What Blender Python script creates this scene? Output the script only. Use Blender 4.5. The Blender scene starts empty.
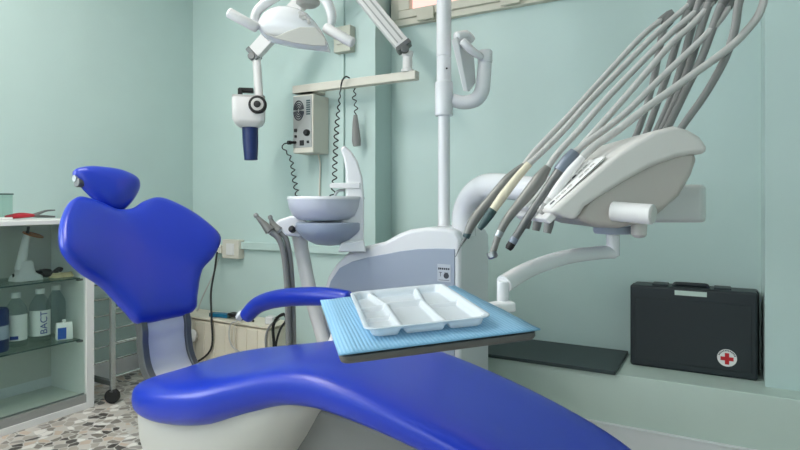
import bpy, bmesh, math, random
from mathutils import Vector, Matrix
random.seed(7)
S = bpy.context.scene
COL = S.collection
PI = math.pi
V = Vector

# ------------------------------------------------------------------ camera
FPX = 566.0            # focal length in pixels of the 800 px wide frame
HZ = 202.0             # horizon row
CAMZ = 1.0
YAW = math.radians(29.5)
RT = V((math.cos(YAW), math.sin(YAW), 0))
FW = V((-math.sin(YAW), math.cos(YAW), 0))
UPV = V((0, 0, 1))
CP = V((0, 0, CAMZ))
cd = bpy.data.cameras.new('camera'); cam = bpy.data.objects.new('camera', cd); COL.objects.link(cam)
cd.sensor_width = 36; cd.lens = FPX / 800 * 36; cd.shift_y = -(225 - HZ) / 800; cd.clip_start = 0.02
cam.location = CP; cam.rotation_euler = (PI / 2, 0, YAW)
S.camera = cam
S.view_settings.view_transform = 'Standard'; S.view_settings.look = 'None'
S.view_settings.gamma = 1; S.view_settings.use_curve_mapping = False
S.view_settings.exposure = 0.16
S.cycles.transparent_max_bounces = 24

def ray(u, v): return FW + RT * ((u - 400) / FPX) + UPV * ((HZ - v) / FPX)
def W(u, v, d): return CP + ray(u, v) * d                      # point measured in the photo, d metres away
def Py(u, v, y): r = ray(u, v); return CP + r * (y / r.y)
def Px(u, v, x): r = ray(u, v); return CP + r * (x / r.x)
def Pz(u, v, z): r = ray(u, v); return CP + r * ((z - CAMZ) / r.z)
def Ppl(u, v, p0, n): r = ray(u, v); return CP + r * ((p0 - CP).dot(n) / r.dot(n))

# ------------------------------------------------------------------ materials
def lin(c): return tuple((x / 255 / 12.92) if x / 255 <= .04045 else ((x / 255 + .055) / 1.055) ** 2.4 for x in c)
def mat(name, rgb, rough=.5, metal=0, noise=0, nscale=8, bump=0, bscale=60, spec=.5, coat=0, trans=0, sss=0):
    m = bpy.data.materials.new(name); m.use_nodes = True
    nt = m.node_tree; b = nt.nodes['Principled BSDF']
    c = lin(rgb)
    b.inputs['Base Color'].default_value = (*c, 1); b.inputs['Roughness'].default_value = rough
    b.inputs['Metallic'].default_value = metal; b.inputs['Specular IOR Level'].default_value = spec
    b.inputs['Coat Weight'].default_value = coat
    b.inputs['Transmission Weight'].default_value = trans
    if sss: b.inputs['Subsurface Weight'].default_value = sss; b.inputs['Subsurface Radius'].default_value = (.01, .01, .01)
    tc = nt.nodes.new('ShaderNodeTexCoord')
    if noise:
        n = nt.nodes.new('ShaderNodeTexNoise'); n.inputs['Scale'].default_value = nscale; n.inputs['Detail'].default_value = 6
        r = nt.nodes.new('ShaderNodeValToRGB')
        r.color_ramp.elements[0].position = .3; r.color_ramp.elements[1].position = .7
        r.color_ramp.elements[0].color = (*[x * (1 - noise) for x in c], 1); r.color_ramp.elements[1].color = (*[min(1, x * (1 + noise)) for x in c], 1)
        nt.links.new(tc.outputs['Object'], n.inputs['Vector']); nt.links.new(n.outputs['Fac'], r.inputs['Fac'])
        nt.links.new(r.outputs['Color'], b.inputs['Base Color'])
    if bump:
        n2 = nt.nodes.new('ShaderNodeTexNoise'); n2.inputs['Scale'].default_value = bscale; n2.inputs['Detail'].default_value = 4
        bp = nt.nodes.new('ShaderNodeBump'); bp.inputs['Strength'].default_value = bump; bp.inputs['Distance'].default_value = .002
        nt.links.new(tc.outputs['Object'], n2.inputs['Vector']); nt.links.new(n2.outputs['Fac'], bp.inputs['Height'])
        nt.links.new(bp.outputs['Normal'], b.inputs['Normal'])
    return m
def emit(name, rgb, k):
    m = bpy.data.materials.new(name); m.use_nodes = True; nt = m.node_tree
    nt.nodes.remove(nt.nodes['Principled BSDF'])
    e = nt.nodes.new('ShaderNodeEmission'); e.inputs['Color'].default_value = (*lin(rgb), 1); e.inputs['Strength'].default_value = k
    nt.links.new(e.outputs[0], nt.nodes['Material Output'].inputs['Surface']); return m
def glass(name, rgb, refl=.12, tint=.95):
    m = bpy.data.materials.new(name); m.use_nodes = True; nt = m.node_tree
    nt.nodes.remove(nt.nodes['Principled BSDF'])
    t = nt.nodes.new('ShaderNodeBsdfTransparent'); t.inputs['Color'].default_value = (*[x * tint for x in lin(rgb)], 1)
    g = nt.nodes.new('ShaderNodeBsdfGlossy'); g.inputs['Roughness'].default_value = .04
    lw = nt.nodes.new('ShaderNodeLayerWeight'); lw.inputs['Blend'].default_value = .5
    pw = nt.nodes.new('ShaderNodeMath'); pw.operation = 'POWER'; pw.inputs[1].default_value = 3
    f = nt.nodes.new('ShaderNodeMath'); f.operation = 'MULTIPLY_ADD'; f.inputs[1].default_value = .35; f.inputs[2].default_value = refl * .22
    nt.links.new(lw.outputs['Facing'], pw.inputs[0]); nt.links.new(pw.outputs[0], f.inputs[0])
    mx = nt.nodes.new('ShaderNodeMixShader')
    nt.links.new(f.outputs[0], mx.inputs['Fac']); nt.links.new(t.outputs[0], mx.inputs[1]); nt.links.new(g.outputs[0], mx.inputs[2])
    nt.links.new(mx.outputs[0], nt.nodes['Material Output'].inputs['Surface']); return m
def terrazzo():
    m = mat('terrazzo_floor', (150, 146, 138), .3, spec=.45); nt = m.node_tree; b = nt.nodes['Principled BSDF']
    tc = nt.nodes.new('ShaderNodeTexCoord')
    wn = nt.nodes.new('ShaderNodeTexNoise'); wn.inputs['Scale'].default_value = 14
    add = nt.nodes.new('ShaderNodeMixRGB'); add.inputs[0].default_value = .035
    nt.links.new(tc.outputs['Object'], add.inputs[1]); nt.links.new(wn.outputs['Color'], add.inputs[2]); nt.links.new(tc.outputs['Object'], wn.inputs['Vector'])
    vo = nt.nodes.new('ShaderNodeTexVoronoi'); vo.inputs['Scale'].default_value = 26
    ve = nt.nodes.new('ShaderNodeTexVoronoi'); ve.inputs['Scale'].default_value = 26; ve.feature = 'DISTANCE_TO_EDGE'
    nt.links.new(add.outputs[0], vo.inputs['Vector']); nt.links.new(add.outputs[0], ve.inputs['Vector'])
    sp = nt.nodes.new('ShaderNodeSeparateColor'); nt.links.new(vo.outputs['Color'], sp.inputs[0])
    r = nt.nodes.new('ShaderNodeValToRGB'); r.color_ramp.interpolation = 'CONSTANT'
    cols = [(0, (84, 78, 74)), (.12, (140, 132, 124)), (.3, (180, 171, 161)), (.48, (158, 151, 144)), (.62, (206, 198, 189)), (.78, (236, 231, 224)), (.92, (206, 186, 168))]
    el = r.color_ramp.elements
    el[0].color = (*lin(cols[0][1]), 1); el[1].position = cols[1][0]; el[1].color = (*lin(cols[1][1]), 1)
    for p, c in cols[2:]:
        q = el.new(p); q.color = (*lin(c), 1)
    nt.links.new(sp.outputs[0], r.inputs['Fac'])
    st = nt.nodes.new('ShaderNodeMath'); st.operation = 'LESS_THAN'; st.inputs[1].default_value = .06
    nt.links.new(ve.outputs['Distance'], st.inputs[0])
    mx = nt.nodes.new('ShaderNodeMixRGB'); mx.inputs[2].default_value = (*lin((206, 202, 196)), 1)
    nt.links.new(st.outputs[0], mx.inputs[0]); nt.links.new(r.outputs['Color'], mx.inputs[1]); nt.links.new(mx.outputs[0], b.inputs['Base Color'])
    return m
def paper():
    m = mat('blue_crepe_paper', (140, 200, 240), .75); nt = m.node_tree; b = nt.nodes['Principled BSDF']
    tc = nt.nodes.new('ShaderNodeTexCoord')
    w = nt.nodes.new('ShaderNodeTexWave'); w.inputs['Scale'].default_value = 62; w.bands_direction = 'X'
    w2 = nt.nodes.new('ShaderNodeTexWave'); w2.inputs['Scale'].default_value = 62; w2.bands_direction = 'Y'
    a = nt.nodes.new('ShaderNodeMath'); a.operation = 'MULTIPLY'
    nt.links.new(tc.outputs['UV'], w.inputs['Vector']); nt.links.new(tc.outputs['UV'], w2.inputs['Vector'])
    nt.links.new(w.outputs['Fac'], a.inputs[0]); nt.links.new(w2.outputs['Fac'], a.inputs[1])
    bp = nt.nodes.new('ShaderNodeBump'); bp.inputs['Strength'].default_value = .5; bp.inputs['Distance'].default_value = .002
    nt.links.new(a.outputs[0], bp.inputs['Height']); nt.links.new(bp.outputs['Normal'], b.inputs['Normal'])
    r = nt.nodes.new('ShaderNodeValToRGB'); r.color_ramp.elements[0].color = (*lin((126, 178, 212)), 1); r.color_ramp.elements[1].color = (*lin((164, 206, 234)), 1)
    nt.links.new(a.outputs[0], r.inputs['Fac']); nt.links.new(r.outputs['Color'], b.inputs['Base Color'])
    return m

M = {}
M['wall'] = mat('mint_wall_paint', (190, 211, 207), .45, noise=.025, nscale=3, bump=.12, bscale=90, spec=.35)
M['ledge'] = mat('pale_mint_ledge_paint', (196, 212, 203), .45, noise=.02, nscale=5, bump=.08, bscale=80, spec=.35)
M['ceil'] = mat('white_ceiling_paint', (232, 234, 230), .8)
M['base'] = mat('white_baseboard', (226, 228, 230), .35)
M['floor'] = terrazzo()
M['white'] = mat('white_gloss_plastic', (226, 227, 229), .22, coat=.2)
M['satin'] = mat('white_satin_plastic', (222, 221, 220), .4)
M['shell'] = mat('warm_white_shell', (214, 211, 207), .38)
M['greypanel'] = mat('blue_grey_panel', (158, 168, 184), .35)
M['lower'] = mat('grey_lower_shell', (182, 176, 170), .45)
M['blue'] = mat('royal_blue_vinyl', (25, 54, 178), .31, spec=.5, bump=.03, bscale=220)
M['greyshell'] = mat('light_grey_plastic', (192, 191, 184), .45)  # one even light grey, for the seat shell and the lamp window
M['bowl'] = mat('shaded_white_ceramic', (196, 200, 210), .3)  # white bowl with its shade mixed into the colour
M['beige'] = mat('beige_plastic', (212, 208, 196), .5)
M['beige3'] = mat('greyed_beige_plastic', (188, 190, 176), .5)
M['beige2'] = mat('window_frame_beige', (205, 203, 188), .5, noise=.04, nscale=12)
M['dark'] = mat('charcoal_plastic', (34, 42, 46), .42, bump=.08, bscale=150)
M['slate'] = mat('dark_slate_panel', (46, 60, 62), .45, noise=.06, nscale=9)
M['black'] = mat('black_rubber', (18, 18, 19), .5)
M['blackcord'] = mat('black_cord', (30, 32, 33), .5)
M['greyhose'] = mat('grey_silicone_hose', (186, 185, 182), .42)
M['greyhose2'] = mat('mid_grey_sleeve', (138, 138, 136), .45)
M['greyhose3'] = mat('dark_grey_sleeve', (116, 117, 115), .5)
M['tool'] = mat('dark_grey_handpiece', (128, 128, 124), .35, metal=.2)
M['steel'] = mat('brushed_steel', (176, 180, 182), .3, metal=.9)
M['darksteel'] = mat('dull_steel', (110, 112, 112), .4, metal=.7)
M['toolblue'] = mat('blue_grey_connector', (122, 132, 146), .35, metal=.3)
M['cream'] = mat('cream_plastic', (218, 210, 186), .4)
M['teal'] = mat('dark_teal_plastic', (52, 78, 80), .4)
M['navy'] = mat('navy_cone', (18, 40, 94), .4, noise=.08, nscale=40)
M['plastic_tray'] = mat('translucent_white_plastic', (236, 242, 247), .25)
M['paper'] = paper()
def see_through(m, k):
    nt = m.node_tree; o = nt.nodes['Material Output']; t = nt.nodes.new('ShaderNodeBsdfTransparent'); x = nt.nodes.new('ShaderNodeMixShader'); x.inputs[0].default_value = k
    nt.links.new(nt.nodes['Principled BSDF'].outputs[0], x.inputs[1]); nt.links.new(t.outputs[0], x.inputs[2]); nt.links.new(x.outputs[0], o.inputs['Surface'])
see_through(M['plastic_tray'], .34)
M['badgegrey'] = mat('pale_badge_grey', (190, 196, 204), .4)
M['darkplate'] = mat('dark_grey_plate', (92, 90, 87), .45)
M['red'] = mat('red_rubber', (170, 24, 40), .45)
M['redcross'] = mat('red_print', (190, 22, 34), .5)
M['label'] = mat('white_label', (232, 232, 230), .5)
M['print'] = mat('dark_print', (58, 62, 70), .5)
M['printblue'] = mat('blue_print', (36, 62, 140), .5)
M['orange'] = mat('orange_acrylic', (176, 98, 46), .25)
M['stone'] = mat('cream_dental_stone', (224, 204, 160), .7, noise=.06, nscale=60)
M['bluebox'] = mat('bright_blue_plastic', (30, 88, 180), .4)
M['tealblue'] = mat('teal_blue_plastic', (12, 104, 140), .4)
M['cabinet'] = mat('white_lacquer', (232, 232, 230), .35)
M['cabin'] = mat('pale_grey_lacquer', (206, 207, 201), .45)
M['glass'] = glass('clear_glass', (244, 250, 248), .1, 1.0)
M['shelfglass'] = glass('green_edge_glass', (228, 238, 233), .2, .95)
M['edge'] = mat('dark_glass_edge', (62, 84, 80), .2)
M['bottle'] = glass('clear_bottle_plastic', (236, 243, 244), .3, .985)
M['chrome'] = mat('chrome_tube', (190, 194, 192), .25, metal=.85)
M['track'] = mat('aluminium_track', (168, 170, 168), .4, metal=.5)
M['ribbed'] = mat('cream_ribbed_plastic', (226, 218, 200), .5)
M['greybase'] = mat('grey_metal_base', (112, 114, 112), .5)
M['pane'] = emit('daylit_frosted_pane', (255, 206, 196), 1.3)
M['daylight'] = emit('daylit_pane', (240, 247, 255), 9.5)
M['fillpane'] = emit('added_fill_pane', (240, 247, 255), 3.6)  # glow of the added fill window in the front wall
M['lampon'] = emit('lit_lamp_diffuser', (255, 250, 244), 24.0)
M['lampon2'] = emit('lit_rear_lamp_diffuser', (255, 250, 244), 13.0)

# ------------------------------------------------------------------ mesh helpers
def box(bm, c, s, rot=None):
    r = bmesh.ops.create_cube(bm, size=1)
    mt = Matrix.Translation(V(c)) @ (rot.to_4x4() if rot else Matrix()) @ Matrix.Diagonal((*s, 1))
    bmesh.ops.transform(bm, matrix=mt, verts=r['verts']); return r['verts']
def bx(bm, x0, x1, y0, y1, z0, z1): return box(bm, ((x0+x1)/2, (y0+y1)/2, (z0+z1)/2), (abs(x1-x0), abs(y1-y0), abs(z1-z0)))
def loft(bm, rings, cap=True, close=True):
    vs = [[bm.verts.new(p) for p in r] for r in rings]
    n = len(vs[0])
    for a, b in zip(vs, vs[1:]):
        for i in range(n if close else n - 1):
            j = (i + 1) % n
            bm.faces.new((a[i], a[j], b[j], b[i]))
    if cap:
        bm.faces.new(list(reversed(vs[0]))); bm.faces.new(vs[-1])
    return vs
def prism(bm, pa, pb): return loft(bm, [pa, pb])
def cat(pts, n=6):
    pts = [V(p) for p in pts]
    if len(pts) < 3: return pts
    out = []
    P = [pts[0] * 2 - pts[1]] + pts + [pts[-1] * 2 - pts[-2]]
    for i in range(1, len(P) - 2):
        for k in range(n):
            t = k / n; a, b, c, d = P[i-1], P[i], P[i+1], P[i+2]
            out.append(.5 * ((2*b) + (c-a)*t + (2*a-5*b+4*c-d)*t*t + (3*b-a-3*c+d)*t**3))
    out.append(pts[-1]); return out
def tube(bm, pts, rad, seg=12, smooth=0, flat=1.0, round_end=False):
    rads = rad if isinstance(rad, (list, tuple)) else [rad] * len(pts)
    pts = [V(p) for p in pts]
    if smooth and len(pts) > 2:
        m = len(pts); q = cat(pts, smooth)
        rads = [rads[min(int(i/smooth), m-1)] + (rads[min(int(i/smooth)+1, m-1)] - rads[min(int(i/smooth), m-1)]) * ((i % smooth)/smooth) for i in range(len(q))]
        pts = q
    if round_end:
        for end in (0, 1):
            p, q = (pts[0], pts[1]) if end == 0 else (pts[-1], pts[-2])
            d = (p - q).normalized(); r = rads[0] if end == 0 else rads[-1]
            ex = [(p + d * r * .5 * math.sin(a), r * math.cos(a)) for a in (.45, .9, 1.3)]
            if end == 0:
                pts = [e[0] for e in reversed(ex)] + pts; rads = [e[1] for e in reversed(ex)] + list(rads)
            else:
                pts = pts + [e[0] for e in ex]; rads = list(rads) + [e[1] for e in ex]
    rings = []; t = (pts[1] - pts[0]).normalized()
    u = t.orthogonal().normalized()
    for i, p in enumerate(pts):
        nt = (pts[min(i+1, len(pts)-1)] - pts[max(i-1, 0)]).normalized()
        q = t.rotation_difference(nt); u = q @ u; t = nt
        u = (u - t * u.dot(t)).normalized(); w = t.cross(u)
        rings.append([p + (u * math.cos(2*PI*k/seg) + w * flat * math.sin(2*PI*k/seg)) * rads[i] for k in range(seg)])
    loft(bm, rings)
def lathe(bm, prof, o, axis=(0, 0, 1), seg=24):
    o = V(o); a = V(axis).normalized(); u = a.orthogonal().normalized(); w = a.cross(u)
    loft(bm, [[o + a * z + (u * math.cos(2*PI*k/seg) + w * math.sin(2*PI*k/seg)) * max(r, 1e-4) for k in range(seg)] for r, z in prof])
def cyl(bm, p, q, r, seg=20):
    p = V(p); q = V(q); lathe(bm, [(r, 0), (r, (q-p).length)], p, q - p, seg)
def coil(bm, pts, R, r, turns, seg=6):
    P = cat(pts, 14); n = int(turns * 10); L = [0]
    for a, b in zip(P, P[1:]): L.append(L[-1] + (b-a).length)
    out = []; k = 0
    for i in range(n + 1):
        s = L[-1] * i / n
        while k < len(L) - 2 and L[k+1] < s: k += 1
        f = (s - L[k]) / max(1e-9, L[k+1] - L[k]); p = P[k].lerp(P[k+1], f); t = (P[k+1] - P[k]).normalized()
        u = t.cross(V((0, 1, 0)) if abs(t.y) < .9 else V((1, 0, 0))).normalized(); w = t.cross(u); a = 2*PI*turns*i/n
        e = min(1, 6 * min(i, n - i) / n)
        out.append(p + (u * math.cos(a) + w * math.sin(a)) * R * e)
    tube(bm, out, r, seg)
def padded(bm, outline, place, thick, n=10, centre=(0, 0), p=2.6, back=.5):
    """a cushion: star-shaped outline in (b,z); place(b,z,h) gives the world point"""
    cx, cz = centre
    fr = []
    for i in range(n + 1):
        s = math.sin(PI/2 * (1 - i / n))       # 1 .. 0
        s = max(s, .02); h = thick * (1 - s ** p) ** (1 / p)
        fr.append((s, h))
    rings = [[place(cx + (b-cx)*s, cz + (z-cz)*s, -h * back) for b, z in outline] for s, h in reversed(fr)]
    rings += [[place(cx + (b-cx)*s, cz + (z-cz)*s, h) for b, z in outline] for s, h in fr[1:]]
    loft(bm, rings)
def closed(pts, n=5):
    m = len(pts); P = [V((a[0], a[1], 0)) for a in pts]; out = []
    for i in range(m):
        a, b, c, d = P[i-1], P[i], P[(i+1) % m], P[(i+2) % m]
        for k in range(n):
            t = k / n
            q = .5 * ((2*b) + (c-a)*t + (2*a-5*b+4*c-d)*t*t + (3*b-a-3*c+d)*t**3); out.append((q.x, q.y))
    return out
def BM(): return bmesh.new()
def mk(name, bm, m, bevel=0, smooth=True, seg=3, sub=0, ang=35):
    bmesh.ops.recalc_face_normals(bm, faces=bm.faces[:])
    me = bpy.data.meshes.new(name); bm.to_mesh(me); bm.free()
    me.materials.append(M[m] if isinstance(m, str) else m)
    o = bpy.data.objects.new(name, me); COL.objects.link(o)
    if smooth:
        me.shade_smooth(); me.set_sharp_from_angle(angle=math.radians(ang))
    if bevel:
        b = o.modifiers.new('bevel', 'BEVEL'); b.width = bevel; b.segments = seg; b.limit_method = 'ANGLE'; b.angle_limit = math.radians(38); b.harden_normals = True
    if sub:
        s = o.modifiers.new('subsurf', 'SUBSURF'); s.levels = sub; s.render_levels = sub
    return o
def tag(o, label, cat_, group=None):
    o['label'] = label; o['category'] = cat_
    if group: o['group'] = group
    return o
def rebase(o, loc):
    o.data.transform(Matrix.Translation(-V(loc))); o.location = loc
def thing(name, label, cat_, loc, group=None):
    o = bpy.data.objects.new(name, None); COL.objects.link(o); o.location = loc; o.empty_display_size = .05
    return tag(o, label, cat_, group)
def wloc(o):
    l = V((0, 0, 0))
    while o: l += o.location; o = o.parent
    return l
def part(parent, name, bm, m, bevel=0, label=None, **k):
    o = mk(name, bm, m, bevel, **k); o.data.transform(Matrix.Translation(-wloc(parent))); o.parent = parent
    if label: o['label'] = label
    return o
def solo(name, bm, m, label, cat_, bevel=0, group=None, **k):
    o = mk(name, bm, m, bevel, **k)
    xs = [v.co for v in o.data.vertices]
    c = V(((min(p.x for p in xs)+max(p.x for p in xs))/2, (min(p.y for p in xs)+max(p.y for p in xs))/2, min(p.z for p in xs)))
    rebase(o, c); return tag(o, label, cat_, group)
def struct(name, bm, m, bevel=0, parent=None, **k):
    o = mk(name, bm, m, bevel, **k)
    if parent: o.parent = parent
    else: o['kind'] = 'structure'
    return o
def textmesh(bm, s, origin, ex, ey, size, depth=.0004):
    cu = bpy.data.curves.new('lettering', 'FONT'); cu.body = s; cu.size = size; cu.align_x = 'CENTER'; cu.align_y = 'CENTER'
    to = bpy.data.objects.new('lettering', cu); COL.objects.link(to)
    dg = bpy.context.evaluated_depsgraph_get(); me = bpy.data.meshes.new_from_object(to.evaluated_get(dg))
    ex = V(ex).normalized(); ey = V(ey).normalized(); n = ex.cross(ey)
    mt = Matrix((( ex.x, ey.x, n.x, origin[0]), (ex.y, ey.y, n.y, origin[1]), (ex.z, ey.z, n.z, origin[2]), (0, 0, 0, 1)))
    me.transform(mt); bm.from_mesh(me)
    bpy.data.objects.remove(to); bpy.data.curves.remove(cu); bpy.data.meshes.remove(me)

# ------------------------------------------------------------------ the room
XL, YB, YN, YLEDGE, YP, XR, YF, ZC = -3.01, 2.56, 2.73, 2.38, 2.49, 1.7, -1.7, 2.75
XN0, XN1 = -1.60, 0.145            # the recessed bay under the window
b = BM(); bx(b, XL-.2, XR+.2, YF-.2, YN+.2, -.1, 0); struct('floor', b, 'floor')
b = BM(); bx(b, XL-.2, XR+.2, YF-.2, YN+.2, ZC, ZC+.1); struct('ceiling', b, 'ceil')
wz0 = Py(450, 19.5, YN).z           # under edge of the high window
wx0, wx1 = -1.585, .06
b = BM()
pl = [(XL, YB), (XN0, YB), (XN0, YN), (XN1, YN), (XN1, YP), (XR, YP), (XR, YN+.2), (XL, YN+.2)]
prism(b, [V((x, y, 0)) for x, y in pl], [V((x, y, wz0)) for x, y in pl])
pl2 = [(XL, YB), (XN0, YB), (XN0, YN+.2), (XL, YN+.2)]
prism(b, [V((x, y, wz0)) for x, y in pl2], [V((x, y, ZC)) for x, y in pl2])
pl3 = [(XN1, YP), (XR, YP), (XR, YN+.2), (XN1, YN+.2)]
prism(b, [V((x, y, wz0)) for x, y in pl3], [V((x, y, ZC)) for x, y in pl3])
bx(b, wx1, XN1, YN, YN+.2, wz0, ZC); bx(b, XN0, wx1, YN, YN+.2, wz0+.62, ZC)
struct('wall_back', b, 'wall', smooth=False)
wy0, wy1, wwz0, wwz1 = -1.3, .35, .95, 2.25
b = BM()
for y0, y1, z0, z1 in ((YF-.2, wy0, 0, ZC), (wy1, YN+.2, 0, ZC), (wy0, wy1, 0, wwz0), (wy0, wy1, wwz1, ZC)): bx(b, XL-.15, XL, y0, y1, z0, z1)
struct('wall_left', b, 'wall', smooth=False)
fx0_, fx1_ = -1.7, .1
b = BM()
for x0, x1, z0, z1 in ((XL, fx0_, 0, ZC), (fx1_, XR, 0, ZC), (fx0_, fx1_, 0, wwz0), (fx0_, fx1_, wwz1, ZC)): bx(b, x0, x1, YF-.15, YF, z0, z1)
struct('wall_front', b, 'wall', smooth=False)
b = BM(); bx(b, XR, XR+.15, YF-.2, YN+.2, 0, ZC); struct('wall_right', b, 'wall')
# low boxed ledge under the bay and along the right
b = BM(); bx(b, XN0, XR, YLEDGE, YN+.02, 0, .316); struct('trim_1', b, 'ledge', .004)
b = BM(); bx(b, XN0, XR, YLEDGE-.014, YLEDGE, 0, .118); bx(b, XN0, XR, YLEDGE-.018, YLEDGE, .112, .119); struct('baseboard_back', b, 'base', .002)
b = BM(); bx(b, XL, XL+.013, YF, YB, 0, .105); bx(b, XL+.013, XN0, YB-.013, YB, 0, .105); struct('baseboard_left', b, 'base', .002)

# high window in the bay
w1 = thing('window_1', 'x', 'x', V((wx0, YN, wz0)));
del w1['label']; del w1['category']; w1['kind'] = 'structure'
yw = YN - .012; fz = .62
b = BM()
bx(b, wx0, wx1, yw-.02, YN+.10, wz0, wz0+.036); bx(b, wx0, wx1, yw-.02, YN+.1, wz0+fz-.05, wz0+fz)
bx(b, wx0, wx0+.05, yw-.02, YN+.1, wz0+.036, wz0+fz-.05); bx(b, wx1-.05, wx1, yw-.02, YN+.1, wz0+.036, wz0+fz-.05)
part(w1, 'window_frame', b, 'beige2', .004)
for k in range(2):
    xa = wx0 + .055 + k * (wx1-wx0-.11)/2; xb = xa + (wx1-wx0-.11)/2 - .012
    za, zb = wz0+.034, wz0+fz-.056
    b = BM()
    bx(b, xa, xb, yw-.035, YN+.03, za, za+.044); bx(b, xa, xb, yw-.035, YN+.03, zb-.07, zb)
    bx(b, xa, xa+.07, yw-.035, YN+.03, za+.044, zb-.07); bx(b, xb-.07, xb, yw-.035, YN+.03, za+.044, zb-.07)
    sash = part(w1, 'sash', b, 'beige2', .005)
    b = BM(); bx(b, xa+.07, xb-.07, YN-.01, YN-.004, za+.044, zb-.07); part(sash, 'pane', b, 'pane', label='daylit pinkish frosted pane')
    for xx in (xa+.12, xb-.17):
        b = BM(); bx(b, xx, xx+.10, yw-.048, yw-.034, za-.03, za+.035); part(sash, 'hinge', b, 'beige2', .003)
# daylight window behind the camera
w2 = thing('window_2', 'x', 'x', V((XL, wy0, wwz0))); del w2['label']; del w2['category']; w2['kind'] = 'structure'
b = BM()
for y0, y1, z0, z1 in ((wy0, wy0+.06, wwz0, wwz1), (wy1-.06, wy1, wwz0, wwz1), (wy0, wy1, wwz0, wwz0+.06), (wy0, wy1, wwz1-.06, wwz1), ((wy0+wy1)/2-.04, (wy0+wy1)/2+.04, wwz0, wwz1)): bx(b, XL-.08, XL+.01, y0, y1, z0, z1)
part(w2, 'window_frame', b, 'beige2', .004)
b = BM(); bx(b, XL-.055, XL-.05, wy0+.05, wy1-.05, wwz0+.05, wwz1-.05); part(w2, 'pane', b, 'daylight')

w3 = thing('fill_window', 'x', 'x', V((fx0_, YF, wwz0))); del w3['label']; del w3['category']; w3['kind'] = 'structure'  # added window, out of view, put in to brighten the left wall
b = BM()
for x0, x1, z0, z1 in ((fx0_, fx0_+.06, wwz0, wwz1), (fx1_-.06, fx1_, wwz0, wwz1), (fx0_, fx1_, wwz0, wwz0+.06), (fx0_, fx1_, wwz1-.06, wwz1), ((fx0_+fx1_)/2-.04, (fx0_+fx1_)/2+.04, wwz0, wwz1)): bx(b, x0, x1, YF-.08, YF+.01, z0, z1)
part(w3, 'window_frame', b, 'beige2', .004)
b = BM(); bx(b, fx0_+.05, fx1_-.05, YF-.055, YF-.05, wwz0+.05, wwz1-.05); part(w3, 'pane', b, 'fillpane')
# ceiling lamps (above the frame)
for i, (x, y) in enumerate(((-2.0, .70), (-2.0, -.85))):
    t = thing('ceiling_lamp', ('slim white ceiling light panel above the dental chair', 'slim white ceiling light panel behind the camera')[i], 'ceiling light', V((x, y, ZC-.06)), 'ceiling light panels')
    b = BM(); bx(b, x-.17, x+.17, y-.66, y+.66, ZC-.055, ZC); part(t, 'housing', b, 'white', .004)
    b = BM(); bx(b, x-.14, x+.14, y-.63, y+.63, ZC-.06, ZC-.0545); part(t, 'diffuser', b, ('lampon', 'lampon2')[i])

# ------------------------------------------------------------------ dental chair
YC = 1.28
chair = thing('dental_chair', 'royal blue dental treatment chair with white base, reclined in the middle of the room', 'dental chair', V((-1.0, YC, 0)))
# seat and leg rest: sections along x  (x, z top, half width, thickness)
st = [(-1.605, .405, .03, .02), (-1.597, .428, .10, .055), (-1.56, .455, .165, .088), (-1.50, .478, .225, .112), (-1.40, .502, .272, .132), (-1.28, .525, .29, .144), (-1.15, .552, .288, .144),
      (-1.04, .580, .262, .130), (-.95, .600, .240, .118), (-.86, .607, .229, .116), (-.77, .598, .227, .112), (-.65, .574, .227, .104), (-.50, .535, .225, .096), (-.37, .494, .222, .095),
      (-.25, .448, .215, .092), (-.17, .408, .20, .088), (-.10, .36, .175, .08), (-.065, .325, .13, .06), (-.05, .30, .06, .02)]
def sect(x, zt, hw, th, n=36):
    r = []
    for k in range(n):
        a = 2*PI*k/n; c, s = math.cos(a), math.sin(a)
        e = .55
        y = YC + hw * math.copysign(abs(c)**e, c)
        zz = (math.copysign(abs(s)**.62, s)) * th / 2
        dip = -.012 * max(0, 1 - (abs(y-YC)/max(hw, .01))**2) * (1 if s > 0 else 0) * min(1, hw/.2)
        r.append(V((x, y, zt - th/2 + zz + dip)))
    return r
b = BM(); 
def interp(st, m=3):
    out = []
    P = [st[0]] + st + [st[-1]]
    for i in range(1, len(P)-2):
        for k in range(m):
            t = k/m; out.append(tuple(.5*((2*P[i][j])+(P[i+1][j]-P[i-1][j])*t+(2*P[i-1][j]-5*P[i][j]+4*P[i+1][j]-P[i+2][j])*t*t+(3*P[i][j]-P[i-1][j]-3*P[i+1][j]+P[i+2][j])*t**3) for j in range(4)))
    out.append(st[-1]); return out
loft(b, [sect(*s) for s in interp(st)])
part(chair, 'seat', b, 'blue', ang=80)
# backrest
out = [(-.10, .605), (0, .598), (.10, .605), (.132, .65), (.185, .735), (.25, .79), (.29, .85), (.278, .90), (.24, .955), (.185, 1.0), (.14, 1.012), (.085, .995), (.04, .972), (0, .966),
       (-.04, .972), (-.085, .995), (-.14, 1.012), (-.185, 1.0), (-.24, .955), (-.278, .90), (-.29, .85), (-.25, .79), (-.185, .735), (-.132, .65)]
nb = V((math.cos(.59), 0, math.sin(.59)))
def back_pt(bb, z, h):
    bb = bb*1.06; return V((-1.66 - .67*(z-.607) + .085*(bb/.29)**2, YC+bb+.014, z)) + nb * h
b = BM(); padded(b, closed(out, 4), back_pt, .045, n=9, centre=(0, .83), p=3.2, back=.9)
back = part(chair, 'backrest', b, 'blue', ang=80)
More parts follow.
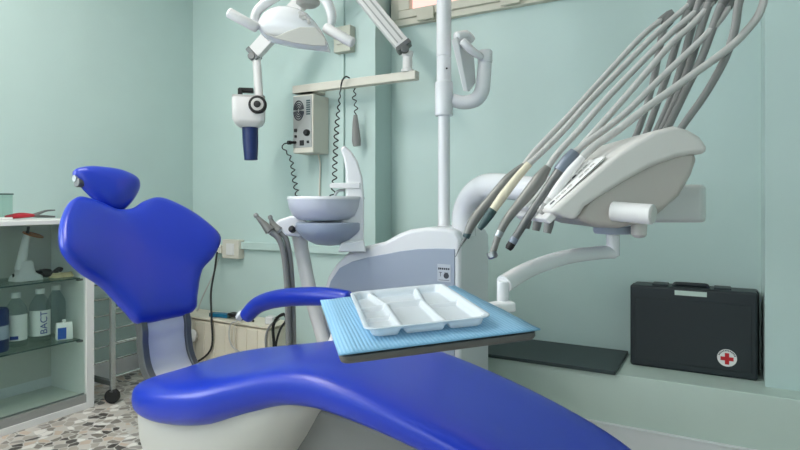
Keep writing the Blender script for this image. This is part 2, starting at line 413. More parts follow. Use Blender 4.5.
# headrest
ho = [(-.01, 1.122), (-.07, 1.122), (-.118, 1.108), (-.108, 1.07), (-.07, 1.015), (-.03, .975), (.005, .965), (.045, .98), (.095, 1.02), (.125, 1.06), (.118, 1.09), (.06, 1.115)]
def head_pt(bb, z, h): return V((-1.90 - .5*(z-.96), YC+bb, z)) + nb * h
b = BM(); padded(b, closed(ho, 4), head_pt, .05, n=8, centre=(0, 1.05), p=2.2, back=.8)
hr = part(chair, 'headrest', b, 'blue', ang=80)
b = BM(); cyl(b, V((-1.955, YC-.118, 1.068)), V((-1.955, YC-.07, 1.066)), .016); part(hr, 'adjusting_knob', b, 'darksteel', .003)
b = BM(); tube(b, [(-1.945, YC, .9), (-1.975, YC, 1.04)], .02, flat=.5); tube(b, [(-1.965, YC-.12, 1.083), (-1.965, YC+.1, 1.083)], .012); part(hr, 'stem', b, 'steel')
# curved lumbar support between seat and backrest
arc = [V((-1.668, 0, .638)), V((-1.650, 0, .58)), V((-1.648, 0, .53)), V((-1.63, 0, .46)), V((-1.575, 0, .395))]
arc = cat(arc, 5)
b = BM(); loft(b, [[p + V((0, YC-.065, 0)), p + V((0, YC+.085, 0)), p + V((-.015, YC+.085, -.008)), p + V((-.015, YC-.065, -.008))] for p in arc]); part(chair, 'back_support_cover', b, 'satin', label='white curved cover below the backrest')
for ya_, yb_ in ((YC-.09, YC-.065), (YC+.085, YC+.108)):
    b = BM(); loft(b, [[p + V((.012, ya_, 0)), p + V((.012, yb_, 0)), p + V((-.020, yb_, -.008)), p + V((-.020, ya_, -.008))] for p in arc]); part(chair, 'back_support_rail', b, 'darksteel', .003, label='dull metal side rail')
# far armrest
b = BM()
ap = [Py(247, 315.5, 1.66), Py(258, 305, 1.66), Py(276, 299, 1.66), Py(300, 296.5, 1.66), Py(325, 296.5, 1.66), Py(348, 299, 1.66)]
tube(b, ap, [.03, .033, .035, .035, .034, .03], 16, 5, round_end=True); arm = part(chair, 'armrest', b, 'blue', ang=80)
b = BM(); tube(b, [Py(338, 298, 1.66)-V((0, 0, .02)), V((-1.2, 1.64, .5)), V((-1.2, 1.45, .44))], .02, 12, 5); part(arm, 'armrest_bracket', b, 'satin')
b = BM(); lathe(b, [(.0, 0), (.02, .002), (.022, .02), (.012, .028)], ap[0] + V((-.02, 0, -.008)), V((-.6, -.6, .5)), 14); part(arm, 'hinge_cap', b, 'white')
# white shell under the seat, grey column and floor plate
def oval(cx, cy, hx, hy, z, n=32, e=.7, sx=0):
    r = []
    for k in range(n):
        a = 2*PI*k/n; c, s = math.cos(a), math.sin(a)
        r.append(V((cx + hx*math.copysign(abs(c)**e, c), cy + hy*math.copysign(abs(s)**e, s), z)))
    return r
b = BM()
def shell_ring(x0, x1, hy, z0, z1):
    r = oval((x0+x1)/2, YC, (x1-x0)/2, hy, 0)
    for p in r: p.z = z0 + (z1-z0)*(p.x-x0)/(x1-x0)
    return r
loft(b, [shell_ring(-1.592, -.83, .225, .41, .525), shell_ring(-1.594, -.86, .25, .375, .485), shell_ring(-1.575, -.93, .25, .29, .39), shell_ring(-1.51, -1.02, .245, .20, .28), shell_ring(-1.44, -1.11, .23, .12, .17)])
part(chair, 'seat_shell', b, 'greyshell', label='white plastic shell under the seat', ang=60)
b = BM(); loft(b, [oval(-1.15, YC, .2, .16, .17), oval(-1.12, YC, .22, .17, .04)]); part(chair, 'lift_column', b, 'greybase', .01)
b = BM(); loft(b, [oval(-1.0, 1.48, .50, .43, 0), oval(-1.0, 1.48, .50, .43, .035), oval(-1.0, 1.48, .48, .41, .05)]); part(chair, 'floor_plate', b, 'satin', .006)
b = BM()
loft(b, [[V((x, YC-w_, a_)), V((x, YC+w_, a_)), V((x, YC+w_, b_)), V((x, YC-w_, b_))] for x, w_, a_, b_ in ((-1.0, .10, .17, .47), (-.85, .13, .24, .475), (-.6, .155, .30, .455), (-.35, .15, .31, .385), (-.2, .12, .29, .33))])
part(chair, 'leg_rest_frame', b, 'greybase', .015, label='dull grey frame under the leg rest')

# ------------------------------------------------------------------ dental unit body with pole and swing tube
YU = 1.95
unit = thing('dental_unit', 'white dental unit cabinet with blue grey front panel standing behind the chair', 'dental unit', V((-1.1, 2.1, 0)))
prof = [(-1.44, 0), (-1.485, .30), (-1.49, .60), (-1.462, .68), (-1.42, .735), (-1.35, .795), (-1.26, .822), (-1.18, .84), (-1.11, .876), (-1.06, .893), (-.99, .903), (-.90, .903), (-.862, .892), (-.846, .86), (-.846, 0)]
b = BM(); prism(b, [V((x, YU, z)) for x, z in prof], [V((x, YU+.31, z)) for x, z in prof]); part(unit, 'body', b, 'white', .018, seg=4)
pp = [(-1.42, .02), (-1.455, .30), (-1.462, .60), (-1.44, .665), (-1.395, .722), (-1.33, .753), (-1.25, .775), (-1.18, .789), (-1.10, .806), (-1.02, .818), (-.94, .823), (-.866, .824), (-.866, .02)]
b = BM(); prism(b, [V((x, YU-.004, z)) for x, z in pp], [V((x, YU+.01, z)) for x, z in pp]); pn = part(unit, 'front_panel', b, 'greypanel', .003, label='blue grey front panel')
c = Py(444, 273, YU-.0045); 
b = BM(); box(b, c, (.055, .002, .066)); bd = part(unit, 'badge', b, 'badgegrey', label='pale rating badge with dark emblem')
b = BM()
yy = c.y - .0014
for k, wd in enumerate((.006, .006, .006, .006, .006)): box(b, (c.x-.014+.0085*k, yy, c.z+.016), (wd, .0008, .007))
box(b, (c.x-.021, yy, c.z+.016), (.005, .0008, .008))
box(b, (c.x-.014, yy, c.z+.002), (.012, .0008, .0018)); box(b, (c.x-.014, yy, c.z-.006), (.0018, .0008, .015))
lathe(b, [(.0001, 0), (.011, 0), (.011, .0008), (.0001, .0008)], (c.x+.010, yy+.0004, c.z-.010), (0, -1, 0), 20)
box(b, (c.x+.010, yy-.0002, c.z+.001), (.017, .0008, .002)); box(b, (c.x, yy, c.z-.027), (.044, .0008, .0015))
part(bd, 'emblem', b, 'print')
pole = V((-.982, 2.10, 0)); PD = 2.31
def polez(v): return 1 + (HZ - v) * PD / FPX
b = BM(); lathe(b, [(.034, .89), (.026, .905), (.0245, .91), (.0245, polez(100))], pole); lathe(b, [(.030, polez(100)), (.030, polez(58)), (.0285, polez(57.5)), (.0285, polez(56.5)), (.0305, polez(56)), (.0305, 2.25)], pole); pl_ = part(unit, 'pole', b, 'white', .001)
b = BM(); lathe(b, [(.034, polez(116)), (.037, polez(115)), (.037, polez(83)), (.034, polez(82))], pole); part(pl_, 'collar', b, 'white')
b = BM(); lathe(b, [(.004, 0), (.003, .004)], pole + V((.022, -.021, polez(70))), (.7, -.7, 0), 10); part(pl_, 'screw', b, 'black')
ed = 2.31
b = BM(); tube(b, [W(452, 100, ed), W(463, 102.5, ed), W(475, 100, ed), W(481.5, 92, ed), W(483.5, 80, ed), W(485, 63, ed)], [.027, .028, .030, .031, .030, .028], 16, 5); lathe(b, [(.029, 0), (.030, .004), (.030, .045), (.027, .05)], W(485, 63, ed))
jt = part(unit, 'bent_bracket_tube', b, 'white')
b = BM()
q0 = [W(451, 40, 2.24), W(457, 36, 2.24), W(468, 92, 2.24), W(463, 91, 2.24)]
q1 = [W(464, 42, 2.34), W(474, 52, 2.34), W(476, 82, 2.34), W(470, 92, 2.34)]
loft(b, [q0, q1]); part(jt, 'mounting_plate', b, 'white', .004)
b = BM(); tube(b, [W(457, 37, 2.26), W(466, 36, 2.28), W(472, 40, 2.29)], [.022, .022, .016], 12, 3, round_end=True); tube(b, [W(463, 42, 2.25), W(471, 50, 2.25), W(481, 57, 2.28)], [.018, .016, .014], 12, 3, round_end=True); part(jt, 'clamp', b, 'white')
b = BM(); tube(b, [W(464, 236, 2.2), W(464, 215, 2.2), W(470, 199, 2.17), W(482, 188, 2.1), W(500, 186, 1.98), W(560, 193, 1.78), W(640, 202, 1.6), W(672, 203, 1.55)], [.046, .046, .047, .047, .045, .04, .038, .036], 18, 6)
ea = part(unit, 'swing_arm', b, 'white', label='thick white bent arm rising from the cabinet')
# lamp arm leaving the pole head, out of the frame
b = BM(); tube(b, [pole + V((0, 0, 2.22)), pole + V((-.1, -.06, 2.27)), W(340, -95, 2.05), W(312, -45, 1.98)], [.03, .03, .026, .024], 14, 5); part(unit, 'lamp_arm', b, 'white')
# spittoon (turned out over the chair side)
b = BM(); sc = W(326, 202, 2.36)
col = [(340, 148.5), (344, 145), (352, 152), (358, 162), (362.5, 178), (364, 195), (364, 246), (341, 246), (341, 222), (346, 200), (346, 184), (345.5, 170), (343.5, 158)]
prism(b, [W(u, v, 2.30) for u, v in col], [W(u, v, 2.40) for u, v in col]); spc = part(unit, 'spittoon_column', b, 'white', .014, seg=4)
b = BM(); lip = [(329, 184.5), (332, 182.8), (360, 182.8), (360, 188.5), (330, 188.2)]; prism(b, [W(u, v, 2.29) for u, v in lip], [W(u, v, 2.40) for u, v in lip]); part(spc, 'cup_shelf', b, 'white', .004)
b = BM(); tube(b, [W(345, 190, 2.36), W(338, 191, 2.36), W(334, 197, 2.36)], .006, 10, 4); part(spc, 'water_spout', b, 'steel')
k = 2.36 / FPX
zr = W(326, 197.2, 2.36).z
b = BM(); lathe(b, [(.0, zr-.05), (.08, zr-.05), (.13, zr-.03), (.148, zr-.004), (.152, zr), (.157, zr), (.158, zr-.012), (.152, zr-.045), (.138, zr-.075), (.115, zr-.092), (.06, zr-.10), (.0, zr-.10)], (sc.x, sc.y, 0), seg=40); sb = part(unit, 'spittoon_bowl', b, 'bowl', label='pale round spittoon bowl', ang=50)
b = BM(); lathe(b, [(.150, zr), (.152, zr+.003), (.158, zr+.003), (.1605, zr-.002), (.1595, zr-.010), (.150, zr-.010)], (sc.x, sc.y, 0), seg=40); part(sb, 'rim', b, 'white', label='white rim')
b = BM(); c2 = W(330, 222, 2.36); z2 = c2.z
lathe(b, [(.0, z2), (.136, z2), (.142, z2-.004), (.142, z2-.03), (.130, z2-.045), (.105, z2-.07), (.06, z2-.092), (.0, z2-.10)], (c2.x, c2.y, 0), seg=40); part(unit, 'spittoon_base', b, 'greypanel', label='blue grey lower basin under the bowl', ang=50)
b = BM(); nk = [(341, 243), (364, 240), (366, 252), (338, 252)]; prism(b, [W(u, v, 2.28) for u, v in nk], [W(u, v, 2.42) for u, v in nk]); part(unit, 'spittoon_neck', b, 'white', .006)

# ------------------------------------------------------------------ assistant arm with two suction handpieces
asst = thing('assistant_arm', 'white curved assistant arm with holder head beside the spittoon', 'dental arm', V((-1.5, 1.93, .0)))
b = BM(); tube(b, [Py(299, 234, 1.93), Py(304, 262, 1.93), Py(311, 295, 1.93), Py(320, 328, 1.93), Py(328, 350, 1.93), V((-1.36, 2.0, .2))], [.032, .031, .030, .029, .028, .028], 16, 5); part(asst, 'post', b, 'satin')
hp = [(266, 231.5), (268, 228), (279, 219.5), (290, 216), (302, 216), (307, 221), (304, 235.5), (299, 237), (284, 236), (270, 235.5)]
b = BM(); prism(b, [W(u, v, 2.36) for u, v in hp], [W(u, v, 2.47) for u, v in hp]); hd = part(asst, 'holder_head', b, 'white', .012, seg=4)
b = BM(); lathe(b, [(.0, 0), (.014, .002), (.014, .018), (.008, .024)], W(293, 230, 2.355), -FW + V((-.2, 0, .3)), 14); part(hd, 'knob', b, 'black')
for i, (tip, mid, end, hose) in enumerate((((256.5, 216), (263, 223), (270, 231), [(271, 232), (279, 239), (284, 255), (287, 285), (288.5, 330), (289, 362)]),
                                           ((270.5, 218), (273, 224), (279, 231), [(280, 232), (286, 239), (290, 258), (292.5, 290), (293.5, 330), (294, 362)]))):
    d = 2.345 + .02*i
    t = thing('suction_handpiece', ('grey suction handpiece leftmost in the assistant holder, hose hanging down', 'grey suction handpiece nearer the spittoon in the assistant holder, hose hanging down')[i], 'dental handpiece', W(*end, d), 'suction handpieces in the assistant holder')
    b = BM(); tube(b, [W(*tip, d), W(*mid, d), W(*end, d)], [.007, .013, .021], 12, 3); part(t, 'body', b, 'tool')
    b = BM(); a_, b_ = W(*tip, d), W(*mid, d); dr = (a_-b_).normalized(); tube(b, [a_ - dr*.002, a_ + dr*.006, a_ + dr*.012], [.010, .010, .006], 12); part(t, 'tip', b, 'greyhose2')
    b = BM(); tube(b, [W(u, v, d + .03*(j/5)) for j, (u, v) in enumerate(hose)], .0125 if i == 0 else .011, 12, 5); part(t, 'hose', b, 'greyhose2')

# ------------------------------------------------------------------ instrument console
D0, D1 = 1.15, 1.47
cons = thing('instrument_console', 'white instrument console with keypad and handle, floating right of the pole', 'dental console', W(612, 235, 1.28))
def scl(u, v, d): return W(400 + (u-400), v, d)
def near(u, v, d):   # a profile point measured on the near side face, moved back to depth d
    return W(u, v, D0) + FW * (d - D0)
up = [(548, 212), (577, 220.5), (586, 206.5), (602, 196), (625, 181.5), (650, 167.5), (677, 157.5), (694, 154.2), (709, 153.2), (708, 145.5), (701, 136), (690, 129.5), (675.5, 125.5), (655, 130.5), (632, 143), (612, 157)]
b = BM(); prism(b, [near(u, v, D0) for u, v in up], [near(u, v, D1) for u, v in up]); part(cons, 'upper_shell', b, 'shell', .012, seg=4)
lo = [(577, 219), (601, 228), (623, 228.8), (643, 223.5), (662, 215), (684, 196), (696.5, 174), (703, 155), (690, 148), (650, 158), (620, 175), (592, 196)]
b = BM(); prism(b, [near(u, v, D0+.012) for u, v in lo], [near(u, v, D1-.02) for u, v in lo]); part(cons, 'lower_shell', b, 'lower', .014, seg=4, label='grey beige lower shell')
ea_, eb_ = W(553, 209.5, D0), W(609, 157, D0); sl = (eb_-ea_).normalized(); sn = (-FW).cross(sl).normalized()
if sn.z < 0: sn = -sn
b = BM()
def spt(s, d, h): return ea_ + (eb_-ea_)*s + FW*(d-D0) + sn*h
def slab(b, s0, s1, d0, d1, h0, h1):
    loft(b, [[spt(s0, d0, h0), spt(s1, d0, h0), spt(s1, d1, h0), spt(s0, d1, h0)], [spt(s0, d0, h1), spt(s1, d0, h1), spt(s1, d1, h1), spt(s0, d1, h1)]])
slab(b, .0, 1.0, D0+.012, D0+.125, .0, .0045); kp = part(cons, 'keypad', b, 'label', .003, label='pale keypad on the sloping edge')
for r_ in range(2):
    for q in range(8):
        if (q + r_) % 5 == 4: continue
        s = .1 + q*.105; d = D0 + .035 + r_*.045
        b = BM(); lathe(b, [(.0065, 0), (.0065, .0012), (.0001, .0014)], spt(s, d, .0045), sn, 12); part(kp, 'key', b, 'greyhose' if (q*3+r_) % 4 else 'print')
b = BM(); slab(b, -.06, .7, D0+.12, D1-.01, .001, .012); slab(b, -.14, .0, D0+.02, D1-.0, -.022, -.006); rest = part(cons, 'instrument_rest', b, 'satin', .004)
for j, d in enumerate((1.20, 1.30, 1.40)):
    b = BM(); p = spt(-.06, d, -.02); tube(b, [p, p + V((0, 0, -.012)) - sl*.004, p + V((0, 0, -.024)) - sl*.008], [.010, .010, .008], 12); part(rest, 'rest_fork', b, 'greyhose3')
b = BM(); tube(b, [W(612, 211, 1.165), W(635, 213, 1.135), W(653, 214.5, 1.11)], .0205, 20, round_end=False); h_ = part(cons, 'side_handle', b, 'satin', .003)
b = BM(); p = W(653, 214.5, 1.11); ax = (W(653, 214.5, 1.11)-W(635, 213, 1.135)).normalized(); lathe(b, [(.0165, 0), (.0165, .0015), (.015, .002)], p, ax); part(h_, 'handle_cap', b, 'shell')
b = BM(); lathe(b, [(.0, -.02), (.010, -.018), (.016, -.012), (.017, .02), (.013, .026)], W(639, 229, 1.22)); part(cons, 'brake_knob', b, 'shell')
b = BM(); loft(b, [[W(u, v, d) for u, d in ((650, 1.45), (703, 1.45), (706, 1.62), (655, 1.62))] for v in (222.5, 184.5)]); part(cons, 'rear_hinge_housing', b, 'satin', .012, seg=4)
b = BM(); lathe(b, [(.042, -.006), (.045, 0), (.045, .012)], W(614, 231, 1.28)); part(cons, 'swivel_plate', b, 'greypanel', .002)
# whip arms and hoses; each hose belongs to the handpiece it feeds
HP = [
 dict(d=1.46, whip=[(634, 140), (645, 111), (654, 78), (659, 50), (664, 28), (671, 15)], hose=[(671, 15), (660, 21), (639, 39), (600, 81), (575, 109), (555, 130), (535, 151), (524, 165)],
      body=[(524, 165), (508, 179), (490, 200), (474, 220), (466, 237)], br=[.009, .015, .014, .016, .010], bm='tool', tip=[(466, 237), (460, 247), (455.5, 257)], tr=[.006, .0025, .0012], tm='darksteel', ring='teal', lab='leftmost of the console handpieces, dark grey scaler ending in a thin needle tip'),
 dict(d=1.40, whip=[(645, 136), (657, 104), (668, 72), (677, 42), (688, 12), (698, -6)], hose=[(698, -6), (690, 4), (660, 30), (615, 75), (585, 106), (564, 130), (543, 151), (529, 164)],
      body=[(529, 164), (516, 179), (503, 196), (490, 214)], br=[.011, .012, .014, .012], bm='cream', tip=[(490, 214), (483, 224), (479, 229)], tr=[.014, .011, .008], tm='teal', ring='teal', lab='cream coloured handpiece with dark teal nose on the console'),
 dict(d=1.34, whip=[(656, 132), (672, 96), (684, 57), (694, 20), (703, -6), (712, -14)], hose=[(712, -14), (704, 4), (669, 35), (630, 74), (598, 108), (580, 129), (558, 153), (548, 167)],
      body=[(548, 167), (540, 178), (527, 195), (517, 207), (506, 221), (498, 236)], br=[.011, .018, .017, .014, .012, .010], bm='tool', tip=[(498, 236), (495, 246), (492, 254)], tr=[.010, .009, .010], tm='tool', ring='steel', lab='dark grey contra angle handpiece with bent neck and small round head on the console'),
 dict(d=1.28, whip=[(668, 127), (687, 88), (702, 57), (712, 30), (721, 6), (731, -8)], hose=[(731, -8), (728, 8), (708, 33), (660, 79), (630, 109), (608, 127), (589, 141), (575, 152)],
      body=[(560, 172), (547, 189), (527, 219), (512, 243)], br=[.016, .012, .011, .010], bm='darksteel', tip=[(512, 243), (509.5, 247), (508, 249.5)], tr=[.011, .011, .008], tm='black', ring='toolblue', conn=[(575, 152), (568, 161), (560, 172)], lab='straight grey handpiece with blue grey connector on the console'),
 dict(d=1.305, whip=[(662, 130), (679, 93), (692, 58), (701, 28), (709, 4), (718, -12)], hose=[(718, -12), (712, 2), (693, 24), (672, 43), (640, 80), (612, 112), (596, 130), (580, 148), (571, 160)],
      body=[(571, 160), (562, 173), (552, 190), (546, 204)], br=[.010, .014, .013, .011], bm='satin', tip=[(546, 204), (542, 212), (538, 221)], tr=[.011, .011, .009], tm='greyhose3', ring='greyhose', lab='light grey handpiece half hidden under the one with the blue grey connector'),
 dict(d=1.235, whip=[(684, 124), (702, 99), (716, 76), (727, 54), (735, 28), (739, 2), (748, -20), (757, -22)], hose=[(757, -22), (764, -4), (759, 14), (748, 29), (729, 48), (684, 81), (645, 109), (618, 130), (596, 145), (583, 157)],
      body=[(583, 157), (571, 171), (558, 188), (547, 204)], br=[.009, .0125, .012, .010], bm='satin', tip=[(547, 204), (544, 209), (541, 214)], tr=[.010, .010, .008], tm='greyhose2', ring='greyhose', lab='light grey handpiece lying beside the keypad, fed by the thick outermost hose'),
]
for i, h in enumerate(HP):
    d = h['d']
    b = BM(); n = len(h['whip']); tube(b, [W(h['whip'][0][0]-11, h['whip'][0][1]+17, d)] + [W(u, v, d) for u, v in h['whip']], [.0082 + .002*j/n for j in range(n+1)], 12, 5, flat=.8); wa = part(cons, 'whip_arm', b, 'greyhose2')
    b = BM(); wp, hq = h['whip'], h['hose']; tube(b, [W(*wp[-2], d), W(*wp[-2], d).lerp(W(*wp[-1], d), .5), W(*wp[-1], d), W(*hq[1], d)], [.010, .0155, .0155, .0095], 12, 4, flat=.75, round_end=True); part(wa, 'hose_sleeve', b, 'greyhose3')
    t = thing('dental_handpiece', h['lab'], 'dental handpiece', W(*h['body'][-1], d), 'handpieces on the instrument console')
    hd_ = [d + (.0 if j < 4 else -.012) for j in range(len(h['hose']))]
    b = BM(); tube(b, [W(u, v, d_) for (u, v), d_ in zip(h['hose'], hd_)], [.0085]*len(h['hose']) if i == 5 else [.0075]*len(h['hose']), 12, 6, round_end=True); part(t, 'hose', b, 'greyhose')
    dd = d - .012
    bd_ = dd - .0
    b = BM(); tube(b, [W(u, v, bd_) for u, v in h['body']], [q*.84 for q in h['br']], 16, 4); bo = part(t, 'handle', b, h['bm'])
    b = BM(); tube(b, [W(u, v, bd_) for u, v in h['tip']], [q*.84 for q in h['tr']], 12, 3); part(t, 'tip', b, h['tm'])
    p, q = W(*h['body'][-1], bd_), W(*h['body'][-2], bd_); a_ = (q-p).normalized(); r_ = h['br'][-1]*.84
    b = BM(); lathe(b, [(r_*1.0, -.002), (r_*1.12, 0), (r_*1.12, .012), (r_*1.0, .014)], p, a_, 16); part(bo, 'collar_ring', b, h['ring'])
    if i == 2:
        b = BM(); lathe(b, [(.007, -.006), (.012, -.004), (.012, .008), (.008, .011)], W(492, 254, bd_), V((.35, 0, -.9)), 16); part(t, 'head', b, 'steel')
    if 'conn' in h:
        b = BM(); tube(b, [W(u, v, bd_) for u, v in h['conn']], [.012, .0165, .0165], 16, 3); part(t, 'connector', b, 'toolblue', label='blue grey connector')
# tray arm, tray, paper and compartment tray
TA, TB, TC, TD = [CP + RT*a + FW*d + UPV*z for a, d, z in ((-.148, 1.062, -.187), (.106, 1.113, -.168), (.182, .741, -.169), (-.072, .689, -.188))]
e1 = (TB-TA).normalized(); e2 = (TA-TD); e2 = (e2 - e1*e2.dot(e1)).normalized(); en = e1.cross(e2).normalized()
tc = (TA+TB+TC+TD)/4
LW, LL = .26, .38
def tp(a, c_, h): return tc + e1*a + e2*c_ + en*h
tray = thing('tray_table', 'grey metal instrument tray on a white curved swing arm, in front of the chair', 'tray table', tp(0, 0, -.02))
b = BM()
def rrect(a, c_, r, n=5):
    o = []
    for sx, sy, a0 in ((1, 1, 0), (-1, 1, PI/2), (-1, -1, PI), (1, -1, 3*PI/2)):
        for k in range(n+1):
            t = a0 + PI/2*k/n; o.append((sx*(a-r) + r*math.cos(t), sy*(c_-r) + r*math.sin(t)))
    return o
rr = rrect(LW/2, LL/2-.002, .012)
loft(b, [[tp(x*.985, y*.985, -.012) for x, y in rr], [tp(x, y, -.008) for x, y in rr], [tp(x, y, -.002) for x, y in rr]])
part(tray, 'tray_plate', b, 'darkplate', .0015)
b = BM(); AJ = W(612, 240, 1.28)
apts = [W(613, 252, 1.28), W(600, 252.5, 1.26), W(569, 256.5, 1.18), W(540, 265, 1.10), W(520, 274, 1.03), W(504, 284, .98)]
tube(b, apts, [.0125]*6, 16, 6, flat=1.25); 
part(tray, 'swing_arm', b, 'white')
b = BM(); cyl(b, W(613, 231, 1.28), W(613, 256, 1.28), .0145); part(tray, 'swivel_post', b, 'white', .003)
b = BM(); cyl(b, W(503, 281, .98), W(503, 303, .98), .0105); part(tray, 'drop_post', b, 'white', .002)
b = BM(); kc = W(501, 307, .97); box(b, kc, (.045, .03, .018), Matrix((e1, e2, en)).transposed()); part(tray, 'tray_clamp', b, 'white', .005)
b = BM(); 
me_uv = b.loops.layers.uv.new('UVMap')
nx, ny = 12, 18
vg = {}
for i in range(nx+1):
    for j in range(ny+1):
        a, c_ = (i/nx-.5)*(LW+.004), (j/ny-.5)*(LL+.002)
        wob = .0007*math.sin(i*1.9+j*.7)*math.sin(j*1.3)
        vg[i, j] = b.verts.new(tp(a, c_, .0012 + wob))
for i in range(nx):
    for j in range(ny):
        f = b.faces.new((vg[i, j], vg[i+1, j], vg[i+1, j+1], vg[i, j+1]))
        for lp, (p, q) in zip(f.loops, ((i, j), (i+1, j), (i+1, j+1), (i, j+1))): lp[me_uv].uv = (p/nx*LW, q/ny*LL)
pa = solo('paper_liner', b, 'paper', 'light blue crepe paper liner covering the instrument tray', 'paper liner')
sm = pa.modifiers.new('thickness', 'SOLIDIFY'); sm.thickness = .0022; sm.offset = 1
# folded paper corner under the white tray's front is part of the sheet; compartment tray
hR = .0155
cor = [Ppl(u, v, tp(0, 0, hR), en) for u, v in ((347, 294), (443, 286.5), (493, 318), (369, 334))]
def loc2(p): q = p - tc; return q.dot(e1), q.dot(e2)
L4 = [loc2(p) for p in cor]
cx = sum(p[0] for p in L4)/4; cy = sum(p[1] for p in L4)/4
ax = V((L4[1][0]-L4[0][0]+L4[2][0]-L4[3][0], L4[1][1]-L4[0][1]+L4[2][1]-L4[3][1])); wd = ax.length/2
ay = V((L4[0][0]-L4[3][0]+L4[1][0]-L4[2][0], L4[0][1]-L4[3][1]+L4[1][1]-L4[2][1])); ln = ay.length/2
th = math.atan2(ax.y, ax.x); th2 = math.atan2(-ay.x, ay.y); th = (th+th2)/2
print('compartment tray', wd, ln, math.degrees(th), cx, cy)
ux = e1*math.cos(th) + e2*math.sin(th); uy = -e1*math.sin(th) + e2*math.cos(th)
def ct(x, y, h): return tp(cx, cy, h) + ux*x + uy*y
dv = []     # dividers: (x0,y0,x1,y1) in unit square, height factor
dv = [(.29, 0, .295, .62, .72), (.295, .62, .2, 1, .72), (.645, 0, .645, .62, .72), (.645, .62, .71, 1, .72), (0, .34, .29, .34, .5), (0, .60, .28, .60, .6), (.295, .62, .645, .62, .8), (.65, .52, 1, .52, .55)]
def sd(px, py, x0, y0, x1, y1):
    dx, dy = (x1-x0)*wd, (y1-y0)*ln; qx, qy = (px-x0)*wd, (py-y0)*ln
    t = max(0, min(1, (qx*dx+qy*dy)/(dx*dx+dy*dy))); return math.hypot(qx-t*dx, qy-t*dy)
NX, NY = 72, 92
def hgt(i, j):
    x, y = i/NX, j/NY; ex = min(x, 1-x)*wd; ey = min(y, 1-y)*ln; R_ = .022
    e = min(ex, ey)
    if ex < R_ and ey < R_: e = R_ - math.hypot(R_-ex, R_-ey)
    if e < .006: return hR
    h = .003
    def ramp(dist, top, w0, w1):
        if dist < w0: return top
        if dist > w1: return .003
        t = (dist-w0)/(w1-w0); t = t*t*(3-2*t); return top + (.003-top)*t
    h = max(h, ramp(e, hR, .006, .013))
    for x0, y0, x1, y1, k_ in dv:
        if k_: h = max(h, ramp(sd(x, y, x0, y0, x1, y1), hR*k_, .0022, .007))
    return h
b = BM(); g = {}
def mapc(x, y):
    # rounded outline
    R_ = .018; X, Y = (x-.5)*wd, (y-.5)*ln
    dx, dy = abs(X)-(wd/2-R_), abs(Y)-(ln/2-R_)
    if dx > 0 and dy > 0:
        m = max(dx, dy); l = math.hypot(dx, dy); s = m/l
        X = math.copysign(wd/2-R_+dx*s, X); Y = math.copysign(ln/2-R_+dy*s, Y)
    return X, Y
for i in range(NX+1):
    for j in range(NY+1):
        X, Y = mapc(i/NX, j/NY); g[i, j] = b.verts.new(ct(X, Y, .0045 + hgt(i, j)))
for i in range(NX):
    for j in range(NY): b.faces.new((g[i, j], g[i+1, j], g[i+1, j+1], g[i, j+1]))
cp_ = solo('compartment_tray', b, 'plastic_tray', 'white plastic compartment tray lying on the blue paper liner', 'compartment tray', ang=70)
sm = cp_.modifiers.new('thickness', 'SOLIDIFY'); sm.thickness = .0016; sm.offset = -1

# ------------------------------------------------------------------ operating lamp
LD = 1.95
lamp = thing('operating_lamp', 'white dental operating lamp with two tube handles, hanging above the spittoon', 'dental lamp', W(293, 25, LD))
top_ = [(257.5, 26), (259.5, 19), (264, 11), (271, 7), (279, 5), (288, 5.5), (296, 7.5), (307, 12), (317, 21), (325, 31), (329.5, 42), (328, 47.5)]
bot_ = [(257.5, 28), (260, 32), (266, 37), (273, 39.5), (281, 41.5), (290, 43.5), (298, 45), (306, 46), (313, 46.8), (319, 47.4), (325, 47.8), (328, 47.8)]
b = BM(); rings = []
for (u0, v0), (u1, v1) in zip(top_, bot_):
    r = []
    c_ = V(((u0+u1)/2, (v0+v1)/2)); hv = max((v1-v0)/2, .6); i = len(rings)
    dep = .015 + .065*math.sin(PI*min(1, max(0, (i+.6)/(len(top_)+.2))))**.6
    for k_ in range(24):
        a = 2*PI*k_/24
        cc, s_ = math.cos(a), math.sin(a)
        hh = hv*math.copysign(abs(s_)**.8, s_)
        dd = LD + .03 - dep*math.copysign(abs(cc)**.8, cc)
        r.append(W(c_.x, c_.y - hh, LD) + FW*(dd-LD))
    rings.append(r)
loft(b, rings); head = part(lamp, 'lamp_head', b, 'white', ang=75)
b = BM()
gl = [(262, 33), (276, 36.5), (287, 31.5), (300, 27), (316, 27.5), (325, 38), (326.5, 46), (312, 45.5), (295, 43.3), (277, 39)]
prism(b, [W(u, v, LD-.052) for u, v in gl], [W(u, v, LD+.01) for u, v in gl]); part(head, 'lamp_window', b, 'greyshell', .006, label='grey translucent front window')
b = BM()
for u, v in ((300, 13), (302.5, 15), (305, 14.5), (303, 18.5), (306, 18), (308.5, 20), (309, 22.5), (300.5, 16.5)): lathe(b, [(.006, 0), (.006, .003), (.003, .004)], W(u, v, LD-.046), -FW, 8)
part(head, 'vent_marks', b, 'greyhose')
for (a_, b_) in (((229.5, 13), (256, 27.5)), ((352, 42.5), (326, 28))):
    p, q = W(*a_, LD-.04), W(*b_, LD-.02)
    b = BM(); tube(b, [p, p.lerp(q, .5), q], .0175, 16, round_end=True); part(lamp, 'handle', b, 'satin')
b = BM(); tube(b, [W(256, 26, LD), W(254.5, 19, LD), W(258, 10, LD), W(266, 3, LD), W(280, -6, LD), W(297, -14, LD), W(313, -12, LD), W(325, -1, LD), W(331, 12, LD), W(331.5, 22, LD), W(328.5, 30, LD)], [.012, .015, .016, .017, .018, .02, .02, .018, .017, .015, .012], 14, 5); part(lamp, 'yoke', b, 'white')
